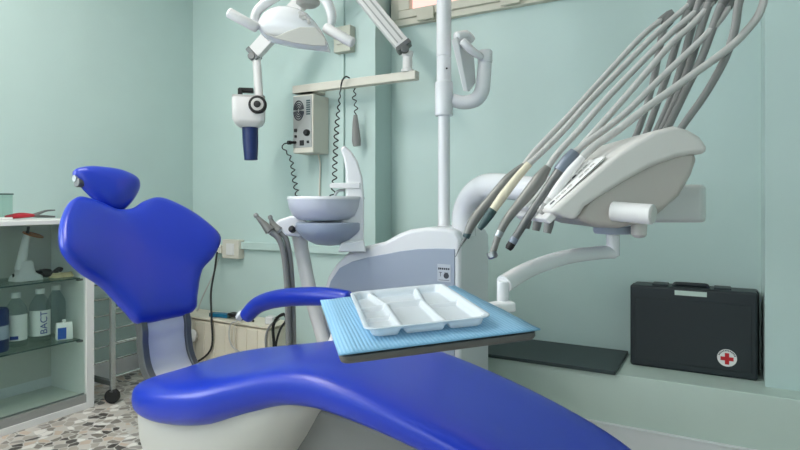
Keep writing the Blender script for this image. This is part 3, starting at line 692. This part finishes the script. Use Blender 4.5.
b = BM(); lathe(b, [(.0, -.012), (.03, -.01), (.042, 0), (.044, .03), (.03, .05), (.028, .09)], W(308, 3.5, LD+.06)); kn = part(lamp, 'knuckle', b, 'greyhose')
b = BM(); tube(b, [W(308, -8, LD+.05), W(310, -30, LD+.03), W(312, -48, 1.98)], [.026, .026, .024], 14); part(lamp, 'drop_tube', b, 'white')

# ------------------------------------------------------------------ x-ray equipment on the back wall
YX = 2.418
xb = thing('xray_control_box', 'beige wall mounted control box with round grille and dark knobs', 'control box', V((-1.98, YB, 1.27)))
x0, x1 = -2.045, -1.905; z0, z1 = Py(313, 152.5, YX).z, Py(313, 93.5, YX).z
b = BM(); bx(b, x0, x1, YX, YB, z0, z1); part(xb, 'housing', b, 'beige', .006)
b = BM(); fx0, fx1, fz0, fz1 = x0+.006, x1-.008, z0+.03, z1-.008; bx(b, fx0, fx1, YX-.004, YX+.002, fz0, fz1); fp = part(xb, 'face_panel', b, 'track', .0015, label='grey control face')
gx, gz = x0+.045, z1-.085
b = BM()
for r_ in (.012, .022, .032, .042):
    for q in range(2):
        a0 = .12 + q*PI
        pts = [V((gx + r_*.8*math.cos(a0+PI*.93*k_/14), YX-.006, gz + r_*1.25*math.sin(a0+PI*.93*k_/14))) for k_ in range(15)]
        tube(b, pts, .0032, 6)
part(fp, 'grille', b, 'print', label='dark concentric speaker grille')
b = BM()
for k_ in range(7): bx(b, x1-.042, x1-.016, YX-.006, YX-.002, z1-.04-.012*k_, z1-.032-.012*k_)
part(fp, 'exposure_scale', b, 'teal', label='dark green exposure scale')
for (xx, zz, s_) in ((x0+.025, z0+.125, .016), (x0+.025, z0+.092, .012), (x0+.068, z0+.055, .024), (x1-.03, z0+.058, .012)):
    b = BM(); box(b, (xx, YX-.007, zz), (s_, .01, s_*1.15)); part(fp, 'switch', b, 'black', .002)
b = BM(); lathe(b, [(.018, 0), (.018, .012), (.014, .02)], (x1-.036, YX-.003, z0+.108), (0, -1, 0)); part(fp, 'knob', b, 'black', .001)
b = BM(); lathe(b, [(.008, 0), (.008, .03), (.011, .032), (.011, .05)], (x0+.022, YX-.002, z0+.06), (-.3, -1, -.1), 14); part(fp, 'plug', b, 'black')
# bar, post, folding arm
xa = thing('xray_machine', 'wall mounted x-ray machine, white folding arm with head and navy blue cone', 'x-ray machine', V((-2.0, 2.46, 1.60)))
bz0, bz1 = Py(411, 80.3, 2.45).z, Py(411, 71.5, 2.45).z
b = BM(); bx(b, -2.06, -1.29, 2.43, 2.475, bz0, bz1); bx(b, -2.06, -1.93, 2.43, YB, bz0, bz1); part(xa, 'wall_bar', b, 'beige', .004)
pb = Py(407.5, 73, 2.452)
b = BM(); lathe(b, [(.032, bz1-.002), (.032, bz1+.012), (.024, bz1+.016), (.024, bz1+.075), (.028, bz1+.08), (.028, bz1+.1)], (pb.x, pb.y, 0)); part(xa, 'post', b, 'satin')
J0, JE, J1 = W(404, 47, 2.79), W(336, -36, 2.88), W(254, 54, 3.0)
def armbox(b, p, q, wv, hh):
    d = (q-p).normalized(); s_ = d.cross(FW).normalized(); n_ = s_.cross(d)
    loft(b, [[p + s_*x + n_*y for x, y in ((-hh, -wv), (hh, -wv), (hh, wv), (-hh, wv))], [q + s_*x + n_*y for x, y in ((-hh, -wv), (hh, -wv), (hh, wv), (-hh, wv))]])
b = BM(); armbox(b, J0, JE, .028, .036); la = part(xa, 'lower_arm', b, 'satin', .006)
b = BM(); d_ = (JE-J0).normalized(); s_ = d_.cross(FW).normalized(); armbox(b, J0 + d_*.03 - FW*.029 - s_*.012, JE - FW*.029 - s_*.012, .003, .004); armbox(b, J0 + d_*.03 - FW*.029 + s_*.016, JE - FW*.029 + s_*.016, .003, .003); part(la, 'groove_strip', b, 'track')
b = BM(); armbox(b, J1, JE, .028, .036); ua = part(xa, 'upper_arm', b, 'satin', .006)
for p, q in ((J0, JE), (J1, JE)):
    d_ = (q-p).normalized(); b = BM(); armbox(b, p - d_*.012, p + d_*.014, .031, .040); lathe(b, [(.020, -.036), (.020, .036)], p - d_*.008 + V((0, 0, -.012)), FW, 16); part(la if p is J0 else ua, 'pivot', b, 'darksteel', .005, label='dark grey pivot joint')
b = BM(); cyl(b, JE - FW*.05, JE + FW*.05, .05); part(xa, 'elbow', b, 'satin', .004)
b = BM(); cyl(b, W(256.5, 57, 3.0), W(259, 98, 3.0), .0225); part(xa, 'drop_tube', b, 'satin', .002)
hc = W(249, 112, 2.98)
hr_ = Matrix.Rotation(YAW + math.radians(12), 3, 'Z')
b = BM()
def rr3(hx, hy, z): return [hc + hr_ @ V((x, y, z)) for x, y in rrect(hx, hy, .025)]
loft(b, [rr3(.048, .045, -.083), rr3(.07, .062, -.065), rr3(.082, .072, -.045), rr3(.084, .074, .055), rr3(.08, .07, .072)]); hs = part(xa, 'tube_head', b, 'satin', ang=50)
b = BM(); loft(b, [rr3(.083, .073, .068), rr3(.083, .073, .078)]); part(hs, 'seam', b, 'greyhose')
b = BM(); box(b, hc + V((-.02, 0, .115)), (.075, .05, .022), hr_); box(b, hc + hr_ @ V((-.045, 0, .095)), (.022, .05, .05), hr_); part(hs, 'carry_grip', b, 'black', .005)
dc = W(260.5, 107, 2.98) - FW*.07
b = BM(); lathe(b, [(.044, 0), (.046, .004), (.046, .03), (.04, .036), (.034, .036)], dc + FW*.02, -FW + RT*.12, 28); dl = part(hs, 'dial', b, 'black', .002)
b = BM(); lathe(b, [(.032, .030), (.032, .037), (.012, .040)], dc + FW*.02, -FW + RT*.12, 24); part(hs, 'dial_plate', b, 'greyhose')
b = BM(); lathe(b, [(.018, .036), (.018, .042), (.01, .044)], dc + FW*.02, -FW + RT*.12, 20); part(hs, 'dial_hub', b, 'black')
b = BM(); p, q = W(250, 125, 2.98), W(251, 160, 2.98); lathe(b, [(.043, -.005), (.042, 0), (.040, (q-p).length*.5), (.034, (q-p).length), (.029, (q-p).length), (.029, (q-p).length*.9)], p, q-p, 24); part(hs, 'cone', b, 'navy', label='navy blue cone')
# hanging coiled cord: plug - droop behind the bowl - hook on the bar
b = BM()
s0 = V((x0+.012, YX-.055, z0+.055))
pts = [s0, s0+V((-.035, -.006, -.02)), Py(290.5, 158, 2.38), Py(294.5, 180, 2.38), Py(299, 198, 2.37), Py(312, 214, 2.36), Py(326, 208, 2.35), Py(333.5, 190, 2.35), Py(335, 160, 2.36), Py(337, 125, 2.38), Py(340, 95, 2.40), Py(341, 86, 2.40)]
coil(b, pts, .0115, .0034, 32)
tube(b, [Py(341, 86, 2.40), Py(342.5, 80, 2.40), Py(346, 76.5, 2.405), Py(349.5, 78, 2.41)], .0042, 8, 5)
solo('coiled_cord', b, 'blackcord', 'black coiled cord looping from the control box up to the white bar', 'cord')
hs_ = thing('hand_switch', 'grey tapered hand switch hanging on a short coiled cord by the wall', 'hand switch', Py(356, 146, 2.50))
b = BM(); tube(b, [Py(355.5, 115, 2.5), Py(355.6, 122, 2.5), Py(356, 132, 2.5), Py(356.5, 141, 2.5), Py(357, 146, 2.5)], [.010, .016, .021, .025, .021], 14, 4, flat=.7); part(hs_, 'grip', b, 'greyhose2')
b = BM(); coil(b, [Py(355, 88, 2.48), Py(354, 98, 2.49), Py(356, 106, 2.5), Py(355.5, 116, 2.5)], .009, .003, 4); part(hs_, 'cord', b, 'blackcord')
# wall boxes and trunking
b = BM(); p = Py(347, 41, YB); bx(b, p.x-.055, p.x+.055, YB-.05, YB, p.z-.07, p.z+.07)
jb = thing('junction_box', 'small beige junction box high on the wall behind the lamp handle', 'junction box', V((p.x, YB, p.z-.07))); part(jb, 'cover', b, 'beige3', .004)
b = BM(); bx(b, p.x-.03, p.x+.03, YB-.056, YB-.049, p.z-.03, p.z+.03); part(jb, 'plate', b, 'beige3', .002)
cx_ = Py(343.5, 100, YB).x
b = BM(); bx(b, cx_-.010, cx_+.010, YB-.014, YB, p.z+.07, ZC); bx(b, cx_-.010, cx_+.010, YB-.014, YB, .745, p.z-.07); solo('cable_conduit', b, 'wall', 'thin mint painted vertical conduit running up the back wall', 'conduit', .002)
b = BM(); zt = Py(300, 248, YB).z; bx(b, Py(237, 240, YB).x, XN0, YB-.028, YB, zt-.022, zt+.022); solo('cable_trunking', b, 'wall', 'mint painted horizontal cable trunking along the back wall', 'cable trunking', .003)
b = BM(); tube(b, [V((x1-.06, YB-.02, z0+.002)), V((x1-.055, YB-.008, z0-.06)), V((x1-.06, YB-.008, z0-.2)), V((x1-.058, YB-.008, zt+.02))], .005, 8, 4); solo('grey_cable', b, 'beige', 'thin pale cable running down the wall below the control box', 'cable')
po = Py(230, 249, YB-.04)
ot = thing('socket_box', 'beige surface mounted socket box on the wall beside the backrest', 'socket', V((po.x, YB, po.z-.06)))
b = BM(); bx(b, Py(222, 249, YB-.05).x, Py(238.5, 249, YB-.05).x, YB-.05, YB, po.z-.058, po.z+.058); ob = part(ot, 'housing', b, 'beige', .005)
b = BM(); bx(b, po.x-.02, po.x+.045, YB-.054, YB-.049, po.z-.035, po.z+.035); part(ob, 'face_plate', b, 'satin', .002)
b = BM(); bx(b, Py(213, 249, YB-.05).x, Py(222, 249, YB-.05).x, YB-.06, YB-.002, po.z-.03, po.z+.02); part(ot, 'plug', b, 'beige', .006)
b = BM(); tube(b, [Py(217, 252, 2.49), Py(215, 268, 2.47), Py(211, 292, 2.36), Py(211.5, 318, 2.34), Py(210.5, 350, 2.34), V((-2.78, 2.33, .006))], .006, 8, 6); solo('power_cord', b, 'blackcord', 'black power cord hanging from the socket box in front of the ribbed box', 'cord')
b = BM(); tube(b, [Py(219, 258, 2.52), Py(213, 275, 2.5), Py(203, 296, 2.5), Py(197, 312, 2.48), V((-2.86, 2.47, .33))], .004, 8, 6); solo('thin_wire', b, 'greyhose', 'thin grey wire drooping from the socket box behind the backrest', 'wire')

# ------------------------------------------------------------------ low ribbed box with gadgets
rx0, rx1, ry0, ry1, rz = -2.92, -2.16, 2.36, 2.54, .312
rb = thing('ribbed_box', 'low cream ribbed box on the floor against the back wall', 'storage box', V(((rx0+rx1)/2, (ry0+ry1)/2, 0)))
b = BM(); bx(b, rx0, rx1, ry0, ry1, 0, rz-.02)
for k_ in range(9):
    xx = rx0 + (k_+.5)*(rx1-rx0)/9; bx(b, xx-.0398, xx+.0398, ry0-.005, ry0+.01, .01, rz-.028)
part(rb, 'body', b, 'ribbed', .004)
b = BM(); bx(b, rx0-.004, rx1+.004, ry0-.008, ry1, rz-.012, rz); part(rb, 'lid', b, 'ribbed', .003)
p = Py(194, 336, ry0-.02); b = BM(); lathe(b, [(.0, 0), (.035, .003), (.04, .02), (.03, .035), (.0, .04)], p, (0, -1, 0.2)); solo('round_lid', b, 'satin', 'white translucent round cap leaning on the ribbed box by the back support', 'cap')
t = thing('blue_gadget', 'flat teal blue device lying on the ribbed box', 'device', Py(219, 320, 2.40))
p = Py(218.5, 317.5, 2.40); b = BM(); box(b, (p.x, p.y+.02, rz+.012), (.125, .055, .022), Matrix.Rotation(.15, 3, 'Z')); part(t, 'case', b, 'tealblue', .005)
for sx, yy in ((-.06, .01), (.06, .028)):
    b = BM(); box(b, (p.x+sx, p.y+yy, rz+.012), (.02, .045, .024), Matrix.Rotation(.15, 3, 'Z')); part(t, 'end_cap', b, 'teal', .004)
t = thing('black_gadget', 'black wedge shaped device on the ribbed box beside the armrest tip', 'device', Py(237, 318, 2.42))
p = Py(237, 316, 2.42); b = BM(); loft(b, [[V((p.x-.06, p.y-.02, rz+.02)), V((p.x-.06, p.y+.03, rz+.02)), V((p.x-.06, p.y+.03, rz+.034)), V((p.x-.06, p.y-.02, rz+.034))], [V((p.x+.06, p.y-.03, rz)), V((p.x+.06, p.y+.03, rz)), V((p.x+.06, p.y+.03, rz+.034)), V((p.x+.06, p.y-.03, rz+.034))]]); part(t, 'case', b, 'black', .006)
b = BM(); tube(b, [(p.x+.06, p.y, rz+.02), (p.x+.1, p.y-.01, rz+.025), (p.x+.15, p.y-.02, rz+.008)], .006, 8, 4); part(t, 'lead', b, 'black')
for i, (m_, lab, pts, r_) in enumerate((
    ('greyhose', 'pale looped cable hanging over the front of the ribbed box', [(237, 321), (231, 324), (229, 335), (232, 346), (240, 352)], .004),
    ('beige', 'second pale cable over the ribbed box front beside the grey loop', [(243, 321), (235, 325), (234, 338), (236, 355)], .0035),
    ('black', 'black looped cable at the right end of the ribbed box', [(284, 314), (277, 318), (273, 328), (274, 345), (272, 360)], .008),
    ('blackcord', 'dark grey looped cable beside the black one at the right end of the box', [(276, 318), (283, 314), (286, 320), (280, 330), (276, 345), (277, 360)], .006),
    ('greyhose2', 'grey cable drooping left of the black cables on the ribbed box', [(279, 319), (270, 326), (266, 336), (266, 350)], .006))):
    b = BM(); tube(b, [Py(u, v, ry0-.03+.004*i) for u, v in pts], r_, 8, 6); solo('cable', b, m_, lab, 'cable', group='cables on the ribbed box')
b = BM(); p = Py(270.5, 316.5, 2.42); box(b, (p.x, p.y, rz+.022), (.05, .05, .044), Matrix.Rotation(.3, 3, 'Z')); solo('white_adapter', b, 'satin', 'small white adapter block at the right end of the ribbed box', 'adapter', .008)

# ------------------------------------------------------------------ ledge: dark panel and first aid case
ya = Py(612, 373.6, 0).y if False else 0
pf = [Pz(490, 355, .331), Pz(612, 372.3, .331), Pz(629, 353.5, .331), Pz(526, 340.5, .331)]
px1 = (pf[1].x + pf[2].x)/2
b = BM(); bx(b, -1.08, px1, YLEDGE-.02, YN-.012, .3165, .331); solo('slate_board', b, 'slate', 'flat dark slate board lying on the ledge left of the first aid case', 'board', .0015)
cl, cr = Py(630, 364, 2.545), Py(758, 381, 2.545)
fa = thing('first_aid_case', 'black plastic first aid case with red cross, standing on the ledge against the wall', 'first aid case', V(((cl.x+cr.x)/2, 2.6, .3165)))
cz1 = Py(692, 288.6, 2.545).z; cw = cr.x-cl.x; yA, yB = 2.545, 2.70
b = BM(); bx(b, cl.x, cr.x, yA, (yA+yB)/2-.001, .3165, cz1); fr = part(fa, 'front_shell', b, 'dark', .010)
b = BM(); bx(b, cl.x+.002, cr.x+.008, (yA+yB)/2+.001, yB, .3165, cz1-.004); part(fa, 'rear_shell', b, 'dark', .010)
b = BM(); bx(b, cl.x+.006, cr.x-.004, (yA+yB)/2-.004, (yA+yB)/2+.004, .32, cz1-.004); part(fa, 'seam', b, 'black')
ha, hb = Py(673, 288, yA).x, Py(708, 288, yA).x
b = BM()
hz = cz1
pts = [V((ha, yA+.05, hz-.012)), V((ha+.004, yA+.05, hz+.006)), V((ha+.02, yA+.05, hz+.009)), V((hb-.02, yA+.05, hz+.009)), V((hb-.004, yA+.05, hz+.006)), V((hb, yA+.05, hz-.012))]
tube(b, pts, .009, 10, 3); part(fa, 'handle', b, 'dark')
b = BM(); bx(b, ha+.006, hb-.004, yA-.0015, yA+.003, hz-.03, hz-.011); part(fa, 'handle_recess', b, 'ledge', label='pale gap under the carrying handle')
for xx in (ha-.05, hb+.05):
    b = BM(); bx(b, xx-.03, xx+.03, yA+.02, yA+.09, hz-.002, hz+.008); part(fa, 'latch', b, 'dark', .003)
b = BM(); bx(b, cl.x+.02, cr.x-.02, yA-.003, yA+.002, .345, cz1-.05); part(fr, 'front_relief', b, 'dark', .002)
bc = Py(727, 358, yA-.004); R_ = .0335
b = BM(); lathe(b, [(.0001, 0), (R_, 0), (R_, .0015), (.0001, .0015)], bc + V((0, .001, 0)), (0, -1, 0), 40); bg = part(fa, 'round_badge', b, 'label', label='round white badge')
yy = bc.y - .001
b = BM(); box(b, (bc.x, yy, bc.z-.003), (.044, .001, .0145)); box(b, (bc.x, yy, bc.z-.003), (.0145, .0012, .044)); part(bg, 'cross', b, 'redcross', label='red cross')
b = BM()
for k_ in range(13):
    a = PI*.12 + PI*.76*k_/12; box(b, (bc.x + .0288*math.cos(a), yy, bc.z + .0288*math.sin(a)), (.0036, .001, .005), Matrix.Rotation(PI/2 - a, 3, 'Y'))
part(bg, 'arc_lettering', b, 'print')

# ------------------------------------------------------------------ glazed cabinet at the left
FX = -2.664; YR = 1.672; YL0 = .25
cab = thing('display_cabinet', 'white low cabinet with glass front and glass shelves along the left wall', 'cabinet', V(((FX+XL)/2, (YL0+YR)/2, 0)))
b = BM(); bx(b, XL+.002, FX+.012, YL0, YR+.012, .897, .918); part(cab, 'top', b, 'cabinet', .003)
for ya_ in (YR-.02, YL0):
    b = BM(); bx(b, XL+.004, FX, ya_, ya_+.02, 0, .897); part(cab, 'side_panel', b, 'cabinet', .002)
b = BM(); bx(b, XL+.003, XL+.012, YL0+.02, YR-.02, .03, .897); part(cab, 'back_panel', b, 'cabin')
b = BM(); bx(b, XL+.012, FX-.006, YL0+.02, YR-.02, .03, .055); part(cab, 'bottom_panel', b, 'cabin', .001)
for ya_ in (YR-.038, YL0):
    b = BM(); bx(b, FX-.03, FX+.002, ya_, ya_+.038, .0, .897); part(cab, 'corner_post', b, 'cabinet', .002)
b = BM(); bx(b, FX-.03, FX+.002, YL0+.04, YR-.038, 0, .032); part(cab, 'plinth', b, 'cabinet', .002)
b = BM(); bx(b, FX-.028, FX-.001, YL0+.04, YR-.038, .032, .06)
bx(b, FX-.028, FX-.02, YL0+.04, YR-.038, .06, .075); bx(b, FX-.009, FX-.001, YL0+.04, YR-.038, .06, .072); part(cab, 'door_track', b, 'track', .001, label='aluminium sliding door track')
for z in (.634, .337):
    b = BM(); bx(b, XL+.012, FX-.034, YL0+.02, YR-.05, z-.006, z); sh = part(cab, 'glass_shelf', b, 'shelfglass')
    b = BM(); bx(b, FX-.034, FX-.032, YL0+.02, YR-.05, z-.006, z); part(sh, 'front_edge', b, 'edge')
    b = BM(); bx(b, FX-.05, FX-.03, YR-.06, YR-.036, z-.016, z-.006); part(sh, 'bracket', b, 'darksteel', .002)
b = BM(); bx(b, FX-.016, FX-.011, YL0+.04, YR-.038, .06, .897); part(cab, 'glass_door', b, 'glass', label='clear glass front door')
# things on top
zt = .918
b = BM(); p = Px(3, 218, -2.86); bx(b, p.x-.045, p.x+.045, p.y-.06, p.y+.02, zt, zt+.012)
jar = thing('clear_box', 'small clear acrylic box on a white base at the left end of the cabinet top', 'box', V((p.x, p.y, zt)))
part(jar, 'base', b, 'cabinet', .003)
b = BM()
y0_, y1_ = p.y-.06, p.y+.02; zz0, zz1 = zt+.012, zt+.115
for q in ((p.x-.045, p.x-.042, y0_, y1_), (p.x+.042, p.x+.045, y0_, y1_), (p.x-.042, p.x+.042, y0_, y0_+.003), (p.x-.042, p.x+.042, y1_-.003, y1_)): bx(b, q[0], q[1], q[2], q[3], zz0, zz1)
part(jar, 'wall', b, 'glass')
b = BM(); bx(b, p.x-.047, p.x+.047, y0_-.002, y1_+.002, zz1, zz1+.006); part(jar, 'lid', b, 'edge')
pl = thing('pliers', 'steel pliers with dark red handles lying on the cabinet top', 'pliers', Px(30, 219, -2.84))
def cp3(u, h, x): q = Px(u, 215, x); return V((x, q.y, zt+h))
b = BM(); tube(b, [cp3(6, .012, -2.83), cp3(20, .016, -2.825), cp3(34, .018, -2.83)], [.009, .010, .007], 10, 4, round_end=True); part(pl, 'handle', b, 'red', label='dark red handle')
b = BM(); tube(b, [cp3(6, .012, -2.87), cp3(20, .022, -2.875), cp3(34, .018, -2.86)], [.009, .010, .007], 10, 4, round_end=True); part(pl, 'handle', b, 'red', label='dark red handle')
b = BM(); tube(b, [cp3(33, .018, -2.83), cp3(40, .014, -2.84), cp3(47, .012, -2.84), cp3(55, .010, -2.835)], [.008, .007, .006, .004], 10, 4); part(pl, 'jaw', b, 'darksteel')
b = BM(); tube(b, [cp3(33, .018, -2.86), cp3(40, .03, -2.85), cp3(47, .040, -2.845), cp3(55, .042, -2.84)], [.008, .007, .005, .003], 10, 4); part(pl, 'jaw', b, 'darksteel')
# upper shelf
z1_ = .6345
def cpz(u, z, x): q = Px(u, 280, x); return V((x, q.y, z))
cu = thing('curing_lamp', 'white curing lamp with oval orange shield standing on the upper glass shelf', 'curing lamp', cpz(24, z1_, -2.83))
b = BM(); c_ = cpz(26, z1_, -2.83); loft(b, [[c_ + V((x*.05, y*.062, 0)) for x, y in rrect(1, 1, .5)], [c_ + V((x*.05, y*.058, .018)) for x, y in rrect(1, 1, .5)], [c_ + V((x*.034, y*.037-.004, .035)) for x, y in rrect(1, 1, .5)], [c_ + V((x*.028, y*.027-.004, .085)) for x, y in rrect(1, 1, .5)], [c_ + V((x*.02, y*.02-.004, .092)) for x, y in rrect(1, 1, .5)]]); part(cu, 'charging_base', b, 'satin', ang=60)
x_ = -2.83
def c3(u, v): return Px(u, v, x_)
b = BM(); tube(b, [c3(20, 270), c3(22.5, 256), c3(25.5, 242), c3(27.5, 234)], [.024, .020, .017, .014], 14, 4); part(cu, 'wand', b, 'satin')
b = BM(); lathe(b, [(.0001, 0), (.045, 0), (.045, .004), (.0001, .004)], c3(33, 235), V((.25, .2, .9)), 28); part(cu, 'shield', b, 'orange', label='oval orange shield')
b = BM(); tube(b, [c3(27.5, 234), c3(28.5, 226.5)], .006, 8); part(cu, 'light_guide', b, 'black')
b = BM(); tube(b, [c3(38, 276), c3(30, 281), c3(22, 276), c3(22, 266), c3(30, 264), c3(34, 268), c3(33, 278), c3(16, 280), c3(13, 274)], .0045, 8, 6); part(cu, 'cable', b, 'black', label='black cable')
b = BM(); q = cpz(45, z1_, -2.82)
for dx, dy, dz, s_ in ((0, -.03, .018, .03), (.01, 0, .026, .03), (-.01, .028, .02, .024), (.02, .045, .012, .018), (.0, -.012, .03, .022)):
    lathe(b, [(.0001, -s_*.7), (s_*.7, -s_*.5), (s_, 0), (s_*.7, s_*.5), (.0001, s_*.7)], q + V((dx, dy, max(dz, s_*.7))), (random.random()-.5, .3, 1), 10)
tube(b, [q + V((0, .04, .02)), q + V((-.01, .07, .035)), q + V((-.01, .085, .03))], .012, 8, 3)
solo('cable_bundle', b, 'black', 'bundled black cable with plug on the upper shelf beside the curing lamp', 'cable')
for i, (u, dx, lab) in enumerate(((56, 0, 'cream plaster dental cast nearer the black cable bundle'), (66, .01, 'cream plaster dental cast at the right end of the upper shelf'))):
    q = cpz(u, z1_, -2.80+dx)
    t = thing('dental_cast', lab, 'dental cast', q, 'dental casts on the upper shelf')
    b = BM(); loft(b, [oval(q.x, q.y, .032, .030, q.z, e=.8), oval(q.x, q.y, .030, .028, q.z+.014, e=.8)]); part(t, 'plinth', b, 'stone', .003)
    b = BM()
    for k_ in range(10):
        a = PI*.1 + PI*.8*k_/9*1.0; lathe(b, [(.006, 0), (.0065, .007), (.004, .011)], (q.x-.004 + .022*math.sin(a), q.y + .022*math.cos(a), q.z+.012), seg=8)
    part(t, 'tooth_arch', b, 'stone')
# lower shelf bottles
z2_ = .3375
def bottle(u, x, r, h, lab, name='bottle', text=None, patch=False):
    q = cpz(u, z2_, x); t = thing(name, lab, 'bottle', q, 'clear bottles on the lower shelf')
    b = BM(); lathe(b, [(.0001, 0), (r*.92, 0), (r, .006), (r, h*.62), (r*.93, h*.70), (r*.55, h*.83), (.017, h*.88), (.015, h*.92)], q, seg=28); part(t, 'body', b, 'bottle')
    b = BM(); lathe(b, [(.019, h*.90), (.020, h*.905), (.020, h*.99), (.018, h), (.0001, h)], q, seg=20); part(t, 'cap', b, 'label', label='white screw cap')
    to = (V((0, 0, 0)) - q); a0 = math.atan2(to.y, to.x); n = 14; wd_ = 1.15
    def cyr(z, rr): return [V((q.x + rr*math.cos(a0-wd_+2*wd_*k_/n), q.y + rr*math.sin(a0-wd_+2*wd_*k_/n), q.z + z)) for k_ in range(n+1)]
    if text is not None:
        b = BM(); rs = [cyr(h*.12, r+.0008), cyr(h*.60, r+.0008)]
        vs = [[b.verts.new(p_) for p_ in r_] for r_ in rs]
        for k_ in range(n): b.faces.new((vs[0][k_], vs[0][k_+1], vs[1][k_+1], vs[1][k_]))
        lb = part(t, 'label_sticker', b, 'label', label='white paper label')
        a1 = a0 + .35; nn = V((math.cos(a1), math.sin(a1), 0)); ey = V((0, 0, 1)).cross(nn); 
        b = BM()
        if text:
            textmesh(b, text, q + nn*(r+.003) + V((0, 0, h*.37)), V((0, 0, 1)), -ey, .043)
        if patch:
            ang = a0 - .15
            for k_, (z_, hh_) in enumerate(((.18, .045),)):
                box(b, q + V((math.cos(ang), math.sin(ang), 0))*(r+.0005) + V((0, 0, h*z_)), (.004, .032, h*hh_*1.4), Matrix.Rotation(ang, 3, 'Z'))
        if text or patch: part(lb, 'printing', b, 'printblue')
    return t
bottle(16, -2.83, .047, .245, 'clear bottle with white label and small blue patch, left on the lower shelf', text='', patch=True)
bottle(40, -2.83, .046, .25, 'clear bottle with blue vertical lettering on its label, middle of the lower shelf', text='BACT')
bottle(56, -2.88, .042, .25, 'clear unlabelled bottle behind the small blue carton', text=None)
q = cpz(64, z2_, -2.76)
t = thing('small_carton', 'small blue and white gabled container at the right end of the lower shelf', 'container', q)
rot = Matrix.Rotation(-.35, 3, 'Z')
b = BM(); prof_ = [(-.022, 0), (.022, 0), (.022, .062), (.008, .082), (-.008, .082), (-.022, .062)]
prism(b, [q + rot @ V((y, -.034, z)) for y, z in prof_], [q + rot @ V((y, .034, z)) for y, z in prof_]); part(t, 'body', b, 'label', .003)
b = BM(); pts_ = [(.0226, -.030, .006), (.0226, .006, .006), (.0226, .006, .06), (.0226, -.030, .06)]
loft(b, [[q + rot @ V(p_) for p_ in pts_], [q + rot @ (V(p_)+V((.0008, 0, 0))) for p_ in pts_]]); part(t, 'blue_side', b, 'bluebox', label='blue printed side')
b = BM(); lathe(b, [(.009, 0), (.009, .012), (.007, .014)], q + V((0, 0, .081)), seg=14); part(t, 'cap', b, 'label')
q = cpz(-5, z2_, -2.80)
t = thing('blue_canister', 'blue canister with pale band at the far left of the lower shelf', 'container', q)
b = BM(); lathe(b, [(.0001, 0), (.05, 0), (.052, .006), (.052, .18), (.045, .19), (.0001, .19)], q, seg=28); part(t, 'body', b, 'navy')
b = BM(); lathe(b, [(.0526, .055), (.0526, .115), (.05, .115), (.05, .055)], q, seg=28); part(t, 'band', b, 'greypanel')

# ------------------------------------------------------------------ trolley between cabinet and chair
ty0, ty1, tx0, tx1 = 1.745, 2.16, -2.93, -2.63
tr = thing('wire_trolley', 'slim chromed wire trolley on castors between the cabinet and the chair', 'trolley', V(((tx0+tx1)/2, (ty0+ty1)/2, 0)))
for x, y in ((tx1, ty0), (tx1, ty1), (tx0, ty0), (tx0, ty1)):
    b = BM(); bx(b, x-.011, x+.011, y-.011, y+.011, .06, .66); po_ = part(tr, 'post', b, 'chrome', .003)
    b = BM(); cyl(b, V((x, y, .036)) - FW*.013, V((x, y, .036)) + FW*.013, .036); cs = part(tr, 'castor_wheel', b, 'black', .005)
    b = BM(); cyl(b, V((x, y, .03)), V((x, y, .07)), .009); box(b, (x, y, .062), (.03, .03, .008)); part(cs, 'castor_fork', b, 'darksteel', .002)
for z in (.13, .30, .47, .64):
    for x, nm in ((tx0, 'rail'), (tx1, 'rail')):
        b = BM(); tube(b, [(x, ty0, z), (x, ty1, z)], .006, 10); part(tr, nm, b, 'chrome')
for z in (.10,):
    for y in (ty0, ty1):
        b = BM(); bx(b, tx0, tx1, y-.012, y+.012, z-.012, z+.012); part(tr, 'foot_bar', b, 'darksteel', .003)
for z in (.21, .38, .55):
    b = BM(); tube(b, [(tx0, ty0, z), (tx0, ty1, z)], .005, 10); part(tr, 'rail', b, 'chrome')
b = BM(); bx(b, tx0, tx1, ty0, ty1, .645, .655); part(tr, 'shelf_plate', b, 'chrome', .002)

# ------------------------------------------------------------------ world
wd_ = bpy.data.worlds.new('sky'); S.world = wd_; wd_.use_nodes = True
wd_.node_tree.nodes['Background'].inputs[0].default_value = (.75, .85, 1, 1); wd_.node_tree.nodes['Background'].inputs[1].default_value = .6
